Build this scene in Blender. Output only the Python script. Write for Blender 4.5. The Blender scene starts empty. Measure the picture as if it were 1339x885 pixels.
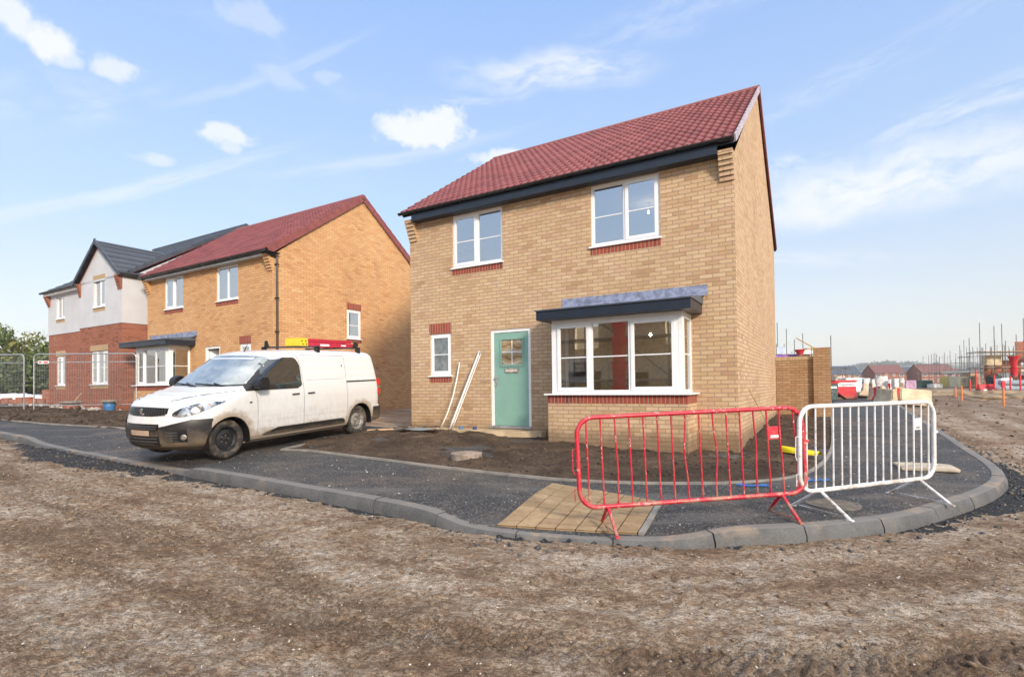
SUN_AZ_DEG = 155; SUN_STR = 2.0; SUN_ANG = 9
SKY_STR = .10; SKY_K = 10.0
SKY_C = [(4.4,4.0,3.4), (3.95,3.85,3.65), (2.65,3.45,4.6), (1.75,2.75,4.9)]
CLOUD_COL = (4.5,4.55,4.6,1); FILL_COL = (8.6,8.9,9.4,1)
EXPO = 1.2
HAZE = .0004
import bpy, bmesh, math, random
import numpy as np
from mathutils import Vector, Matrix, geometry
from math import sin, cos, pi, radians, exp, hypot, atan2, sqrt
S = bpy.context.scene
COL = S.collection
rnd = random.Random(7)
npr = np.random.RandomState(3)

# ------------------------------------------------------------------ helpers
def tag(o, label=None, cat=None, group=None, kind=None):
    if label: o['label'] = label
    if cat: o['category'] = cat
    if group: o['group'] = group
    if kind: o['kind'] = kind
    return o

def thing(name, label, cat, loc=(0, 0, 0), rz=0.0, group=None):
    o = bpy.data.objects.new(name, None)
    COL.objects.link(o)
    o.location = loc
    o.rotation_euler = (0, 0, rz)
    o.empty_display_size = .1
    return tag(o, label, cat, group)

def copy_tree(o, parent=None):
    c = o.copy(); COL.objects.link(c); c.parent = parent
    for ch in o.children:
        copy_tree(ch, c)
    return c

class MB:
    def __init__(s):
        s.v = []; s.f = []
    def quad(s, a, b, c, d):
        n = len(s.v); s.v += [a, b, c, d]; s.f.append((n, n+1, n+2, n+3)); return s
    def poly(s, pts):
        n = len(s.v); s.v += list(pts); s.f.append(tuple(range(n, n+len(pts)))); return s
    def box(s, x0, x1, y0, y1, z0, z1, M=None):
        n = len(s.v)
        p = [(x0,y0,z0),(x1,y0,z0),(x1,y1,z0),(x0,y1,z0),(x0,y0,z1),(x1,y0,z1),(x1,y1,z1),(x0,y1,z1)]
        if M is not None: p = [tuple(M @ Vector(q)) for q in p]
        s.v += p
        s.f += [(n,n+3,n+2,n+1),(n+4,n+5,n+6,n+7),(n,n+1,n+5,n+4),(n+1,n+2,n+6,n+5),(n+2,n+3,n+7,n+6),(n+3,n,n+4,n+7)]
        return s
    def prism(s, prof, axis, a, b, M=None):
        """extrude the closed 2D profile along axis from a to b"""
        def P(q, t):
            if axis == 'x': r = (t, q[0], q[1])
            elif axis == 'y': r = (q[0], t, q[1])
            else: r = (q[0], q[1], t)
            return tuple(M @ Vector(r)) if M is not None else r
        n = len(s.v); k = len(prof)
        s.v += [P(q, a) for q in prof] + [P(q, b) for q in prof]
        s.f.append(tuple(n+i for i in range(k))[::-1]); s.f.append(tuple(n+k+i for i in range(k)))
        for i in range(k):
            j = (i+1) % k
            s.f.append((n+i, n+j, n+k+j, n+k+i))
        return s
    def tube(s, path, r, n=8, closed=False, rr=None):
        P = [Vector(p) for p in path]; m = len(P); base = len(s.v)
        up = None
        for i in range(m):
            if closed: t = P[(i+1) % m] - P[i-1]
            else: t = P[min(i+1, m-1)] - P[max(i-1, 0)]
            t.normalize()
            if up is None:
                up = Vector((0,0,1)) if abs(t.z) < .9 else Vector((1,0,0))
            x = t.cross(up).normalized(); y = x.cross(t).normalized(); up = y
            rad = rr[i] if rr else r
            for k in range(n):
                a = 2*pi*k/n
                s.v.append(tuple(P[i] + x*cos(a)*rad + y*sin(a)*rad))
        for i in range(m if closed else m-1):
            j = (i+1) % m
            for k in range(n):
                l = (k+1) % n
                s.f.append((base+i*n+k, base+j*n+k, base+j*n+l, base+i*n+l))
        if not closed:
            s.f.append(tuple(base+k for k in range(n))); s.f.append(tuple(base+(m-1)*n+k for k in range(n))[::-1])
        return s
    def lathe(s, prof, n=24, M=None, cap=True):
        base = len(s.v); m = len(prof)
        for (r, z) in prof:
            for k in range(n):
                a = 2*pi*k/n; q = (r*cos(a), r*sin(a), z)
                s.v.append(tuple(M @ Vector(q)) if M is not None else q)
        for i in range(m-1):
            for k in range(n):
                l = (k+1) % n
                s.f.append((base+i*n+k, base+i*n+l, base+(i+1)*n+l, base+(i+1)*n+k))
        if cap:
            s.f.append(tuple(base+k for k in range(n))[::-1]); s.f.append(tuple(base+(m-1)*n+k for k in range(n)))
        return s
    def grid(s, P):
        """P: rows of points"""
        base = len(s.v); R = len(P); C = len(P[0])
        for r in P: s.v += [tuple(p) for p in r]
        for i in range(R-1):
            for j in range(C-1):
                s.f.append((base+i*C+j, base+i*C+j+1, base+(i+1)*C+j+1, base+(i+1)*C+j))
        return s
    def build(s, name, mat, parent=None, smooth=False, angle=40, bevel=0):
        me = bpy.data.meshes.new(name)
        me.from_pydata(s.v, [], s.f)
        if bevel:
            bm = bmesh.new(); bm.from_mesh(me)
            bmesh.ops.bevel(bm, geom=[e for e in bm.edges if len(e.link_faces) == 2 and e.calc_face_angle(0) > .6], offset=bevel, segments=2, affect='EDGES', clamp_overlap=True)
            bm.to_mesh(me); bm.free(); smooth = True; angle = 50
        return finish(name, me, mat, parent, smooth, angle)

def finish(name, me, mat, parent=None, smooth=False, angle=40):
    me.materials.append(mat)
    if smooth:
        me.shade_smooth()
        try: me.set_sharp_from_angle(angle=radians(angle))
        except Exception: pass
    o = bpy.data.objects.new(name, me); COL.objects.link(o)
    if parent is not None: o.parent = parent
    return o

def mesh_np(name, V, F, mat, parent=None, smooth=False):
    me = bpy.data.meshes.new(name)
    V = np.asarray(V, dtype=np.float32); F = np.asarray(F, dtype=np.int32)
    k = F.shape[1]
    me.vertices.add(len(V)); me.vertices.foreach_set('co', V.ravel())
    me.loops.add(F.size); me.loops.foreach_set('vertex_index', F.ravel())
    me.polygons.add(len(F)); me.polygons.foreach_set('loop_start', np.arange(0, F.size, k, dtype=np.int32))
    me.update(calc_edges=True); me.validate()
    if smooth: me.shade_smooth()
    me.materials.append(mat)
    o = bpy.data.objects.new(name, me); COL.objects.link(o)
    if parent is not None: o.parent = parent
    return o

# ------------------------------------------------------------------ node materials
class NB:
    def __init__(s, nt): s.nt = nt; s.N = nt.nodes; s.L = nt.links
    def add(s, t, **kw):
        n = s.N.new(t)
        for k, v in kw.items(): setattr(n, k, v)
        return n
    def sock(s, inp, v):
        if isinstance(v, bpy.types.NodeSocket): s.L.new(v, inp)
        elif v is not None: inp.default_value = v
    def math(s, op, a, b=None, c=None, clamp=False):
        n = s.add('ShaderNodeMath', operation=op, use_clamp=clamp)
        s.sock(n.inputs[0], a)
        if b is not None: s.sock(n.inputs[1], b)
        if c is not None: s.sock(n.inputs[2], c)
        return n.outputs[0]
    def vmath(s, op, a, b=None):
        n = s.add('ShaderNodeVectorMath', operation=op); s.sock(n.inputs[0], a)
        if b is not None: s.sock(n.inputs[1], b)
        return n.outputs['Value'] if op in ('LENGTH', 'DOT_PRODUCT') else n.outputs[0]
    def noise(s, vec, scale, detail=4, rough=.55, dist=0, out='Fac'):
        n = s.add('ShaderNodeTexNoise'); s.sock(n.inputs['Vector'], vec)
        n.inputs['Scale'].default_value = scale; n.inputs['Detail'].default_value = detail
        n.inputs['Roughness'].default_value = rough; n.inputs['Distortion'].default_value = dist
        return n.outputs[out]
    def vor(s, vec, scale, feat='F1', out='Distance'):
        n = s.add('ShaderNodeTexVoronoi', feature=feat); s.sock(n.inputs['Vector'], vec); n.inputs['Scale'].default_value = scale
        return n.outputs[out]
    def ramp(s, fac, stops):
        n = s.add('ShaderNodeValToRGB'); s.sock(n.inputs[0], fac)
        e = n.color_ramp.elements
        while len(e) > 1: e.remove(e[-1])
        e[0].position = stops[0][0]; e[0].color = (*stops[0][1], 1)
        for p, c in stops[1:]:
            q = e.new(p); q.color = (*c, 1)
        return n.outputs[0]
    def map(s, v, a, b, c=0, d=1, smooth=True):
        n = s.add('ShaderNodeMapRange', interpolation_type='SMOOTHSTEP' if smooth else 'LINEAR')
        s.sock(n.inputs[0], v)
        for i, q in enumerate((a, b, c, d)): n.inputs[1+i].default_value = q
        return n.outputs[0]
    def mix(s, fac, a, b, blend='MIX'):
        n = s.add('ShaderNodeMix', data_type='RGBA', blend_type=blend)
        s.sock(n.inputs[0], fac)
        s.sock(n.inputs[6], (*a, 1) if isinstance(a, tuple) and len(a) == 3 else a)
        s.sock(n.inputs[7], (*b, 1) if isinstance(b, tuple) and len(b) == 3 else b)
        return n.outputs[2]
    def comb(s, x, y, z):
        n = s.add('ShaderNodeCombineXYZ')
        for i, q in enumerate((x, y, z)): s.sock(n.inputs[i], q)
        return n.outputs[0]
    def sep(s, v):
        n = s.add('ShaderNodeSeparateXYZ'); s.sock(n.inputs[0], v); return n.outputs
    def mapping(s, v, scale=(1,1,1), rot=(0,0,0), loc=(0,0,0)):
        n = s.add('ShaderNodeMapping'); s.sock(n.inputs[0], v)
        n.inputs['Scale'].default_value = scale; n.inputs['Rotation'].default_value = rot; n.inputs['Location'].default_value = loc
        return n.outputs[0]
    def coord(s, out='Object'):
        return s.add('ShaderNodeTexCoord').outputs[out]
    def bump(s, h, strength=.3, dist=.01, normal=None):
        n = s.add('ShaderNodeBump'); s.sock(n.inputs['Height'], h)
        n.inputs['Strength'].default_value = strength; n.inputs['Distance'].default_value = dist
        if normal is not None: s.sock(n.inputs['Normal'], normal)
        return n.outputs[0]

def newmat(name):
    m = bpy.data.materials.new(name); m.use_nodes = True
    nb = NB(m.node_tree); b = m.node_tree.nodes['Principled BSDF']
    return m, nb, b

def plain(name, c, rough=.6, metal=0, var=.12, scale=6, bump=0, bscale=60, spec=.5, coat=0, dirt=None, dirtcol=(.20,.15,.10)):
    """colour with a little natural variation; dirt=(z0,z1): mud splashed up from the ground, object space"""
    m, n, b = newmat(name)
    co = n.coord()
    f = n.noise(co, scale, 5)
    k = tuple(min(1, q*(1+var)) for q in c); d = tuple(q*(1-var) for q in c)
    col = n.mix(n.map(f, .3, .7), d, k)
    if dirt:
        z = n.sep(co)[2]
        nz = n.noise(co, 5, 6, .7)
        zz = n.math('ADD', z, n.math('MULTIPLY', n.math('SUBTRACT', nz, .5), (dirt[1]-dirt[0])*1.5))
        fac = n.map(zz, dirt[0], dirt[1], 1, 0)
        sp = n.map(n.noise(co, 55, 3, .6), .62, .68)
        spm = n.map(z, dirt[0], dirt[1]*1.6, .8, 0)
        fac = n.math('MAXIMUM', n.math('MULTIPLY', fac, .85), n.math('MULTIPLY', sp, spm))
        col = n.mix(fac, col, dirtcol)
        r = n.math('ADD', n.math('MULTIPLY', fac, .5), rough, clamp=True)
        n.sock(b.inputs['Roughness'], r)
    else:
        b.inputs['Roughness'].default_value = rough
        if rough < .9:
            n.sock(b.inputs['Roughness'], n.map(f, .2, .8, max(0, rough-.06), rough+.08))
    n.sock(b.inputs['Base Color'], col)
    b.inputs['Metallic'].default_value = metal
    b.inputs['Specular IOR Level'].default_value = spec
    b.inputs['Coat Weight'].default_value = coat
    if bump: n.sock(b.inputs['Normal'], n.bump(n.noise(co, bscale, 4), bump, .01))
    return m

def brick_mat(name, ramp, mortar=(.20,.155,.11), bw=.225, bh=.075, patch=None, stain=None, soldier=False, vert=False):
    m, n, b = newmat(name)
    tc = n.add('ShaderNodeTexCoord')
    P = n.sep(tc.outputs['Object']); Nn = n.sep(tc.outputs['Normal'])
    side = n.math('GREATER_THAN', n.math('ABSOLUTE', Nn[0]), .6)
    uu = n.math('ADD', n.math('MULTIPLY', P[1], side), n.math('MULTIPLY', P[0], n.math('SUBTRACT', 1, side)))
    zz = P[2]
    if soldier:
        U, W = n.math('DIVIDE', uu, bh), n.math('DIVIDE', n.math('ADD', zz, .31), 50.0)
        off = 0.0
    else:
        U0 = n.math('DIVIDE', n.math('ADD', uu, 50), bw); W = n.math('DIVIDE', n.math('ADD', zz, 3), bh)
    row = n.math('FLOOR', W)
    if soldier: Ux = U
    else: Ux = n.math('ADD', U0, n.math('MULTIPLY', n.math('MODULO', row, 2), .5))
    colm = n.math('FLOOR', Ux)
    fu = n.math('SUBTRACT', Ux, colm); fw = n.math('SUBTRACT', W, row)
    lu = bh if soldier else bw; lw = 50 if soldier else bh
    du = n.math('MULTIPLY', n.math('MINIMUM', fu, n.math('SUBTRACT', 1, fu)), lu)
    dw = n.math('MULTIPLY', n.math('MINIMUM', fw, n.math('SUBTRACT', 1, fw)), lw)
    d = n.math('MINIMUM', du, dw)
    jag = n.math('MULTIPLY', n.math('SUBTRACT', n.noise(tc.outputs['Object'], 60, 3), .5), .004)
    d = n.math('ADD', d, jag)
    br = n.map(d, .0050, .0078)
    wn = n.add('ShaderNodeTexWhiteNoise', noise_dimensions='3D')
    n.sock(wn.inputs['Vector'], n.comb(colm, row, side))
    val = wn.outputs['Value']
    big = n.noise(tc.outputs['Object'], .8, 3, .6)
    v2 = n.math('ADD', n.math('MULTIPLY', val, .78), n.math('MULTIPLY', n.map(big, .3, .7), .22))
    c = n.ramp(v2, ramp)
    fine = n.noise(tc.outputs['Object'], 90, 5, .7)
    streak = n.noise(n.mapping(tc.outputs['Object'], scale=(6, 6, 60)), 3, 3)
    c = n.mix(n.math('MULTIPLY', n.map(fine, .35, .75), .35), c, (.30, .20, .13), 'MULTIPLY')
    c = n.mix(n.map(n.noise(tc.outputs['Object'], .55, 5, .65), .35, .65, .0, .28), c, (.62,.58,.50), 'MULTIPLY')
    c = n.mix(n.map(streak, .35, .8, 0, .25), c, (1.0, .92, .78), 'SOFT_LIGHT')
    mo = n.mix(n.noise(tc.outputs['Object'], 14, 4), tuple(q*.8 for q in mortar), tuple(q*1.15 for q in mortar))
    col = n.mix(br, mo, c)
    if stain:
        z0, z1, sc = stain
        nz = n.noise(tc.outputs['Object'], 3.0, 6, .65)
        zz2 = n.math('ADD', zz, n.math('MULTIPLY', n.math('SUBTRACT', nz, .5), .35))
        col = n.mix(n.map(zz2, z0, z1, .75, 0), col, sc)
    n.sock(b.inputs['Base Color'], col)
    b.inputs['Roughness'].default_value = .88
    b.inputs['Specular IOR Level'].default_value = .25
    h = n.math('ADD', n.math('MULTIPLY', br, 1), n.math('MULTIPLY', fine, .35))
    h = n.math('ADD', h, n.math('MULTIPLY', val, .25))
    n.sock(b.inputs['Normal'], n.bump(h, .55, .007))
    return m

def glass_mat(name, tint=(.96,.97,.97), refl=.3, rough=0.0):
    m = bpy.data.materials.new(name); m.use_nodes = True
    nt = m.node_tree; n = NB(nt); nt.nodes.remove(nt.nodes['Principled BSDF'])
    out = nt.nodes['Material Output']
    g = n.add('ShaderNodeBsdfGlossy'); g.inputs['Roughness'].default_value = rough; g.inputs['Color'].default_value = (1,1,1,1)
    # slight waviness of the double glazing
    n.sock(g.inputs['Normal'], n.bump(n.noise(n.coord(), 1.6, 1), .04, .02))
    t = n.add('ShaderNodeBsdfTransparent'); t.inputs['Color'].default_value = (*tint, 1)
    lw = n.add('ShaderNodeLayerWeight'); lw.inputs['Blend'].default_value = .35
    f = n.map(lw.outputs['Fresnel'], 0, 1, refl, 1, smooth=False)
    mx = n.add('ShaderNodeMixShader'); n.sock(mx.inputs[0], f)
    n.L.new(t.outputs[0], mx.inputs[1]); n.L.new(g.outputs[0], mx.inputs[2]); n.L.new(mx.outputs[0], out.inputs['Surface'])
    return m

M = {}
BUFF = [(0, (.40,.235,.14)), (.15, (.49,.325,.195)), (.32, (.56,.39,.235)), (.5, (.60,.435,.27)), (.66, (.54,.355,.24)), (.82, (.62,.46,.30)), (1, (.48,.295,.205))]
M['buff'] = brick_mat('buff_brick', BUFF, mortar=(.30,.225,.155), stain=(.50,.80,(.15,.10,.062)))
M['buff2'] = brick_mat('buff_brick_orange', [(0,(.50,.235,.105)),(.25,(.65,.36,.165)),(.5,(.71,.42,.20)),(.75,(.62,.32,.155)),(1,(.75,.49,.26))], mortar=(.32,.24,.16))
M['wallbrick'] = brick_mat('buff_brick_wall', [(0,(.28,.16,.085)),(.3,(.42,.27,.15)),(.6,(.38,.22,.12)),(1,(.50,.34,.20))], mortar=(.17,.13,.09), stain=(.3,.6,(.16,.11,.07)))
M['redbrick'] = brick_mat('red_brick', [(0,(.20,.06,.04)),(.3,(.33,.11,.065)),(.6,(.37,.13,.08)),(.85,(.30,.10,.065)),(1,(.42,.20,.13))], mortar=(.24,.18,.14))
M['soldier'] = brick_mat('red_soldier_brick', [(0,(.24,.05,.020)),(.4,(.36,.08,.05)),(.8,(.30,.07,.05)),(1,(.16,.05,.06))], mortar=(.34,.27,.22), soldier=True)
M['soldier_buff'] = brick_mat('buff_soldier_brick', [(0,(.42,.29,.16)),(.5,(.52,.38,.22)),(1,(.47,.33,.19))], mortar=(.34,.27,.22), soldier=True)
M['render'] = plain('white_render', (.52,.53,.56), .9, var=.05, scale=1.5, bump=.25, bscale=120)
M['upvc'] = plain('white_upvc', (.80,.81,.83), .3, var=.02)
M['white'] = plain('white_paint', (.78,.78,.78), .4, var=.05, dirt=(.0,.25))
M['plaster'] = plain('pale_plaster', (.62,.58,.50), .9, var=.05)
M['grey_black'] = plain('dark_grey_board', (.013,.020,.034), .35, var=.1)
M['gutter'] = plain('black_gutter_plastic', (.012,.012,.014), .3, var=.1)
M['lead'] = plain('lead_sheet', (.26,.29,.40), .42, metal=.35, var=.35, scale=9, bump=.2, bscale=14)
M['door'] = plain('sage_green_door', (.215,.385,.325), .4, var=.03, bump=.05, bscale=150)
M['steel'] = plain('brushed_steel', (.55,.54,.52), .3, metal=.9)
M['galv'] = plain('galvanised_steel', (.40,.42,.44), .42, metal=.6, var=.2, scale=20)
M['glass'] = glass_mat('window_glass', refl=.55)
M['glass_in'] = glass_mat('bay_glass', refl=.40)
M['scaff'] = plain('weathered_scaffold_tube', (.16,.155,.15), .6, metal=.3, var=.3, scale=3)
M['obscure'] = plain('obscure_glass', (.16,.19,.20), .12, var=.25, scale=7, bump=.5, bscale=60, spec=.8)
M['carpet'] = plain('dark_floor', (.22,.18,.14), .9)
M['black'] = plain('black_plastic', (.015,.015,.017), .4, dirt=(.24,.60), dirtcol=(.17,.125,.085))
M['blackclean'] = plain('black_plastic_clean', (.015,.015,.017), .35)
M['wood'] = plain('raw_timber', (.40,.28,.16), .8, var=.25, scale=12)

def tile_mat(name, a, b2, rough=.6):
    m, n, b = newmat(name)
    co = n.coord(); P = n.sep(co)
    cell = n.comb(n.math('FLOOR', n.math('DIVIDE', P[0], .33)), n.math('FLOOR', n.math('DIVIDE', P[2], .17)), 0)
    wn = n.add('ShaderNodeTexWhiteNoise'); n.sock(wn.inputs['Vector'], cell)
    c = n.mix(wn.outputs['Value'], a, b2)
    c = n.mix(n.map(n.noise(co, 2.0, 5, .7), .4, .75, 0, .4), c, tuple(min(1, q*1.5+.02) for q in a))
    n.sock(b.inputs['Base Color'], c); b.inputs['Roughness'].default_value = rough
    b.inputs['Specular IOR Level'].default_value = .4
    n.sock(b.inputs['Normal'], n.bump(n.noise(co, 120, 4), .2, .005))
    return m
M['redtile'] = tile_mat('red_roof_tile', (.140,.034,.036), (.215,.056,.058), .55)
M['greytile'] = tile_mat('dark_grey_roof_tile', (.045,.055,.075), (.07,.08,.10), .5)
M['browntile'] = tile_mat('brown_roof_tile', (.13,.055,.05), (.17,.075,.065), .8)
M['verge_lilac'] = plain('pale_lilac_mortar', (.42,.38,.44), .7)
M['verge_red'] = plain('red_verge_tile', (.22,.065,.06), .6, var=.15)
M['verge_buff'] = plain('buff_mortar', (.58,.42,.25), .85)

# ------------------------------------------------------------------ ground level
UX, UY = .8601, -.5102     # along the fronts of the houses, left to right
VX, VY = .5102, .8601      # away from the road, into the plots
RZ = atan2(UY, UX)
def G(x, y):
    x = np.asarray(x, float); y = np.asarray(y, float)
    yy = np.where(y < 16, y, 16 + (1-np.exp(-(np.maximum(y, 16)-16)/10))*10)
    xx = np.clip(x, -20, 12)
    return .07 + .045*(yy-5.2) - .01*(xx-2)
def g1(x, y): return float(G(x, y))

def hashn(ix, iy, seed):
    h = (ix*374761393 + iy*668265263 + seed*974634777) & 0xFFFFFFFF
    h = ((h ^ (h >> 13)) * 1274126177) & 0xFFFFFFFF
    return ((h ^ (h >> 16)) & 0xFFFF) / 65535.0
def vnoise(x, y, seed=0):
    ix = np.floor(x).astype(np.int64); iy = np.floor(y).astype(np.int64)
    fx = x-ix; fy = y-iy
    fx = fx*fx*(3-2*fx); fy = fy*fy*(3-2*fy)
    a = hashn(ix, iy, seed); b = hashn(ix+1, iy, seed); c = hashn(ix, iy+1, seed); d = hashn(ix+1, iy+1, seed)
    return (a*(1-fx)+b*fx)*(1-fy) + (c*(1-fx)+d*fx)*fy - .5
def fbm(x, y, s, oct=4, seed=0, gain=.5):
    r = 0; a = 1; f = 1/s
    for i in range(oct):
        r = r + a*vnoise(x*f+17.3*i, y*f-9.1*i, seed+i); a *= gain; f *= 2.03
    return r

def catmull(pts, step=.12):
    out = []
    P = [np.array(p, float) for p in pts]
    P = [2*P[0]-P[1]] + P + [2*P[-1]-P[-2]]
    for i in range(1, len(P)-2):
        L = np.linalg.norm((P[i+1]-P[i])[:2]); k = max(1, int(L/step))
        for j in range(k):
            t = j/k
            out.append(.5*((2*P[i]) + (-P[i-1]+P[i+1])*t + (2*P[i-1]-5*P[i]+4*P[i+1]-P[i+2])*t*t + (-P[i-1]+3*P[i]-3*P[i+1]+P[i+2])*t**3))
    out.append(P[-2])
    return np.array(out)
# kerb: x, y, height of its top above the road
KP = [(-22.0,18.2,.10),(-15.5,14.32,.10),(-11.44,11.90,.10),(-10.3,11.22,.10),(-9.3,10.62,.020),(-5.3,8.22,.020),(-4.6,7.80,.10),(-2.61,6.66,.10),(-1.04,5.72,.10),
      (-.3,5.24,.020),(1.24,4.88,.020),(2.07,4.93,.10),(2.98,5.08,.10),(3.93,5.38,.10),(4.78,5.84,.10),(5.73,6.44,.10),(6.40,6.98,.10),(6.91,7.52,.10),
      (7.38,8.22,.10),(8.13,9.45,.10),(9.75,12.12,.10),(12.59,16.85,.10),(16.02,22.6,.10),(22.2,33.0,.10),(30.4,46.8,.10)]
K = catmull(KP, .1)
def kdist(x, y, every=1):
    """signed distance to the kerb front (positive on the pavement side), index of the nearest point"""
    A = K[::every]
    x = np.asarray(x, float).ravel(); y = np.asarray(y, float).ravel()
    D = np.full(x.shape, 1e9); I = np.zeros(x.shape, int)
    for s in range(0, len(x), 20000):
        dx = x[s:s+20000, None]-A[None, :, 0]; dy = y[s:s+20000, None]-A[None, :, 1]
        q = dx*dx+dy*dy; i = q.argmin(1); I[s:s+20000] = i; D[s:s+20000] = np.sqrt(q[np.arange(len(i)), i])
    T = np.gradient(A[:, :2], axis=0); T /= np.linalg.norm(T, axis=1)[:, None]
    nx, ny = -T[I, 1], T[I, 0]
    sg = np.sign((x-A[I, 0])*nx + (y-A[I, 1])*ny)
    return D*sg, I*every
KS = np.concatenate([[0], np.cumsum(np.hypot(*np.diff(K[:, :2], axis=0).T))])
def kalong(x, y, I):
    T = np.gradient(K[:, :2], axis=0); T /= np.linalg.norm(T, axis=1)[:, None]
    I = np.minimum(I, len(K)-1)
    return KS[I] + (x-K[I, 0])*T[I, 0] + (y-K[I, 1])*T[I, 1]
# ------------------------------------------------------------------ terrain (one sheet to the horizon)
def axis_pts(lo, f0, f1, hi, fine, grow=1.10, cap=40):
    a = list(np.arange(f0, f1, fine)); d = fine; x = a[-1]
    while x < hi: d = min(d*grow, cap); x += d; a.append(x)
    d = fine; x = f0; b = []
    while x > lo: d = min(d*grow, cap); x -= d; b.append(x)
    return np.array(b[::-1]+a)
def grid_faces(nx, ny):
    i = np.arange(nx-1)[None, :]; j = np.arange(ny-1)[:, None]
    a = (j*nx+i).ravel()
    return np.stack([a, a+1, a+1+nx, a+nx], 1)
xs = axis_pts(-1500, -6.0, 8.0, 1500, .020, 1.06, 60); ys = axis_pts(-60, 1.7, 7.4, 2500, .017, 1.06, 60)
XX, YY = np.meshgrid(xs, ys)
gx, gy = XX.ravel(), YY.ravel()
kd = np.full(gx.shape, -50.0); ki = np.zeros(gx.shape, int)
near = (gx > -26) & (gx < 34) & (gy > -2) & (gy < 50)
kd[near], ki[near] = kdist(gx[near], gy[near], 2)
d = -kd                                     # distance out from the kerb into the road
along = kalong(gx, gy, ki)
Z = G(gx, gy) - .035*np.clip((-kd)/.05, 0, 1)*np.clip((16-gy)/6, 0, 1)
far = np.clip((np.hypot(gx, gy-5)-9)/20, 0, 1)
rough = fbm(gx, gy, 2.6, 3, 5)*.07 + fbm(gx, gy, .55, 3, 11)*.035 + fbm(gx, gy, .13, 3, 23)*.030 + np.abs(fbm(gx, gy, .06, 2, 29))*.012
rough = rough*(1-far) + far*(fbm(gx, gy, 3.2, 5, 31)*.22*np.clip((gy-14)/25, 0, 1) + fbm(gx, gy, .8, 3, 37)*.07)
# tyre tracks: lugged bands that follow the road
sx = gx*UX+gy*UY; sy = gx*VX+gy*VY
trk = np.zeros_like(Z); tmark = np.zeros_like(Z)
for c0, w, ang, per, seed in ((1.35, .17, .9, .085, 1), (1.85, .19, -.8, .095, 2), (3.0, .20, .7, .10, 3), (3.45, .18, -1.0, .085, 4), (4.6, .22, .8, .11, 5), (2.4, .16, .5, .09, 6), (5.3, .2, -.7, .1, 8)):
    cc = c0 + fbm(gx, gy, 4.0, 2, 60+seed)*.9
    q = (d-cc)/w
    band = np.exp(-np.abs(q)**3*1.2)
    ph = (along + np.abs(q)*ang*.22)/(per*.95)*2*pi
    lug = np.clip(np.sin(ph)*2.0, -1, 1)
    worn = np.clip(fbm(gx, gy, 1.3, 3, 90+seed)*3.0+.72, 0, 1)
    trk += band*worn*(lug*.0085 - .012); tmark = np.maximum(tmark, band*worn*(.55+.45*lug))
fade = np.clip(d/.35, 0, 1)*(1-far)
Z = Z + rough*np.clip(.25+.75*d/.8, .25, 1)*np.where(kd > 0, 0.15, 1) + trk*fade
# loose dark planings pushed against the kerb
Z = Z - .012*np.exp(-np.maximum(d, 0)/.25)*(kd <= 0)
Z = np.where((kd > .10) & (kd < 40), Z-.07*np.clip((kd-.1)/.15, 0, 1)*(gy < 60), Z)
# foundations of the plots lie a bit lower under the houses; distant land dips away
Z = Z - np.clip((gy-70)/400, 0, 1)*4
asph = np.zeros_like(Z)
kx = K[ki, 0]
w1 = np.clip(1-(d-.02)/np.maximum(.02, .07+.75*np.exp(-((kx+7.4)/2.2)**2)+.40*np.exp(-((kx-6.4)/1.8)**2)+fbm(gx, gy, .35, 3, 71)*.28), 0, 1)*4
asph = np.clip(w1, 0, 1)*(kd < 0.05)*near
mud = np.clip((gy-12)/10, 0, 1)
t_m, n, b = newmat('dried_mud')
co = n.coord()
Pm = n.mapping(co, rot=(0,0,radians(30.7)), scale=(.75, 1.2, 1))
wb = n.noise(co, .9, 4, .6)
big = n.noise(Pm, .55, 6, .62, .6)
ra = n.add('ShaderNodeAttribute', attribute_name='road').outputs['Vector']; rv = n.sep(ra)
stk = n.noise(n.comb(n.math('MULTIPLY', rv[0], .16), n.math('MULTIPLY', rv[1], 1.15), 0), 1.5, 7, .66, .25)
mid = n.noise(Pm, 2.6, 6, .68, .3)
fine = n.noise(co, 14, 8, .8)
grit = n.noise(co, 110, 4, .7)
v = n.math('ADD', n.math('ADD', n.math('MULTIPLY', big, .22), n.math('MULTIPLY', stk, .42)), n.math('ADD', n.math('MULTIPLY', mid, .36), n.math('MULTIPLY', n.math('SUBTRACT', fine, .5), .62)))
c = n.ramp(v, [(.40, (.22,.138,.084)), (.455, (.33,.218,.138)), (.50, (.43,.305,.205)), (.54, (.54,.42,.31)), (.60, (.68,.58,.48))])
c = n.mix(n.math('MULTIPLY', rv[2], .5), c, (.13,.088,.058))
c = n.mix(n.map(grit, .32, .62, .6, 0), c, (.10,.068,.045))
c = n.mix(n.map(grit, .66, .74, 0, .5), c, (.62,.58,.52))
cr = n.vor(n.mapping(co, scale=(1,1,1)), 7.0, 'DISTANCE_TO_EDGE')
c = n.mix(n.map(n.math('MULTIPLY', n.map(cr, 0, .03, 1, 0), n.map(mid, .5, .62)), 0, 1, 0, .22), c, (.12,.085,.06))
n30 = n.noise(co, 34, 6, .7); c = n.mix(n.map(n30, .30, .46, .65, 0), c, (.095,.062,.040))
rip = n.noise(n.mapping(co, rot=(0,0,radians(38)), scale=(1, 3.2, 1)), 9, 7, .7)
crk = n.map(n.math('ABSOLUTE', n.math('SUBTRACT', rip, .5)), 0, .022, 1, 0); c = n.mix(n.math('MULTIPLY', crk, n.map(mid, .42, .58, .15, .6)), c, (.075,.05,.034))
at = n.add('ShaderNodeAttribute', attribute_name='asph')
an = n.math('ADD', at.outputs['Fac'], n.math('MULTIPLY', n.math('SUBTRACT', fine, .5), .9))
am = n.map(an, .45, .62)
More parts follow.
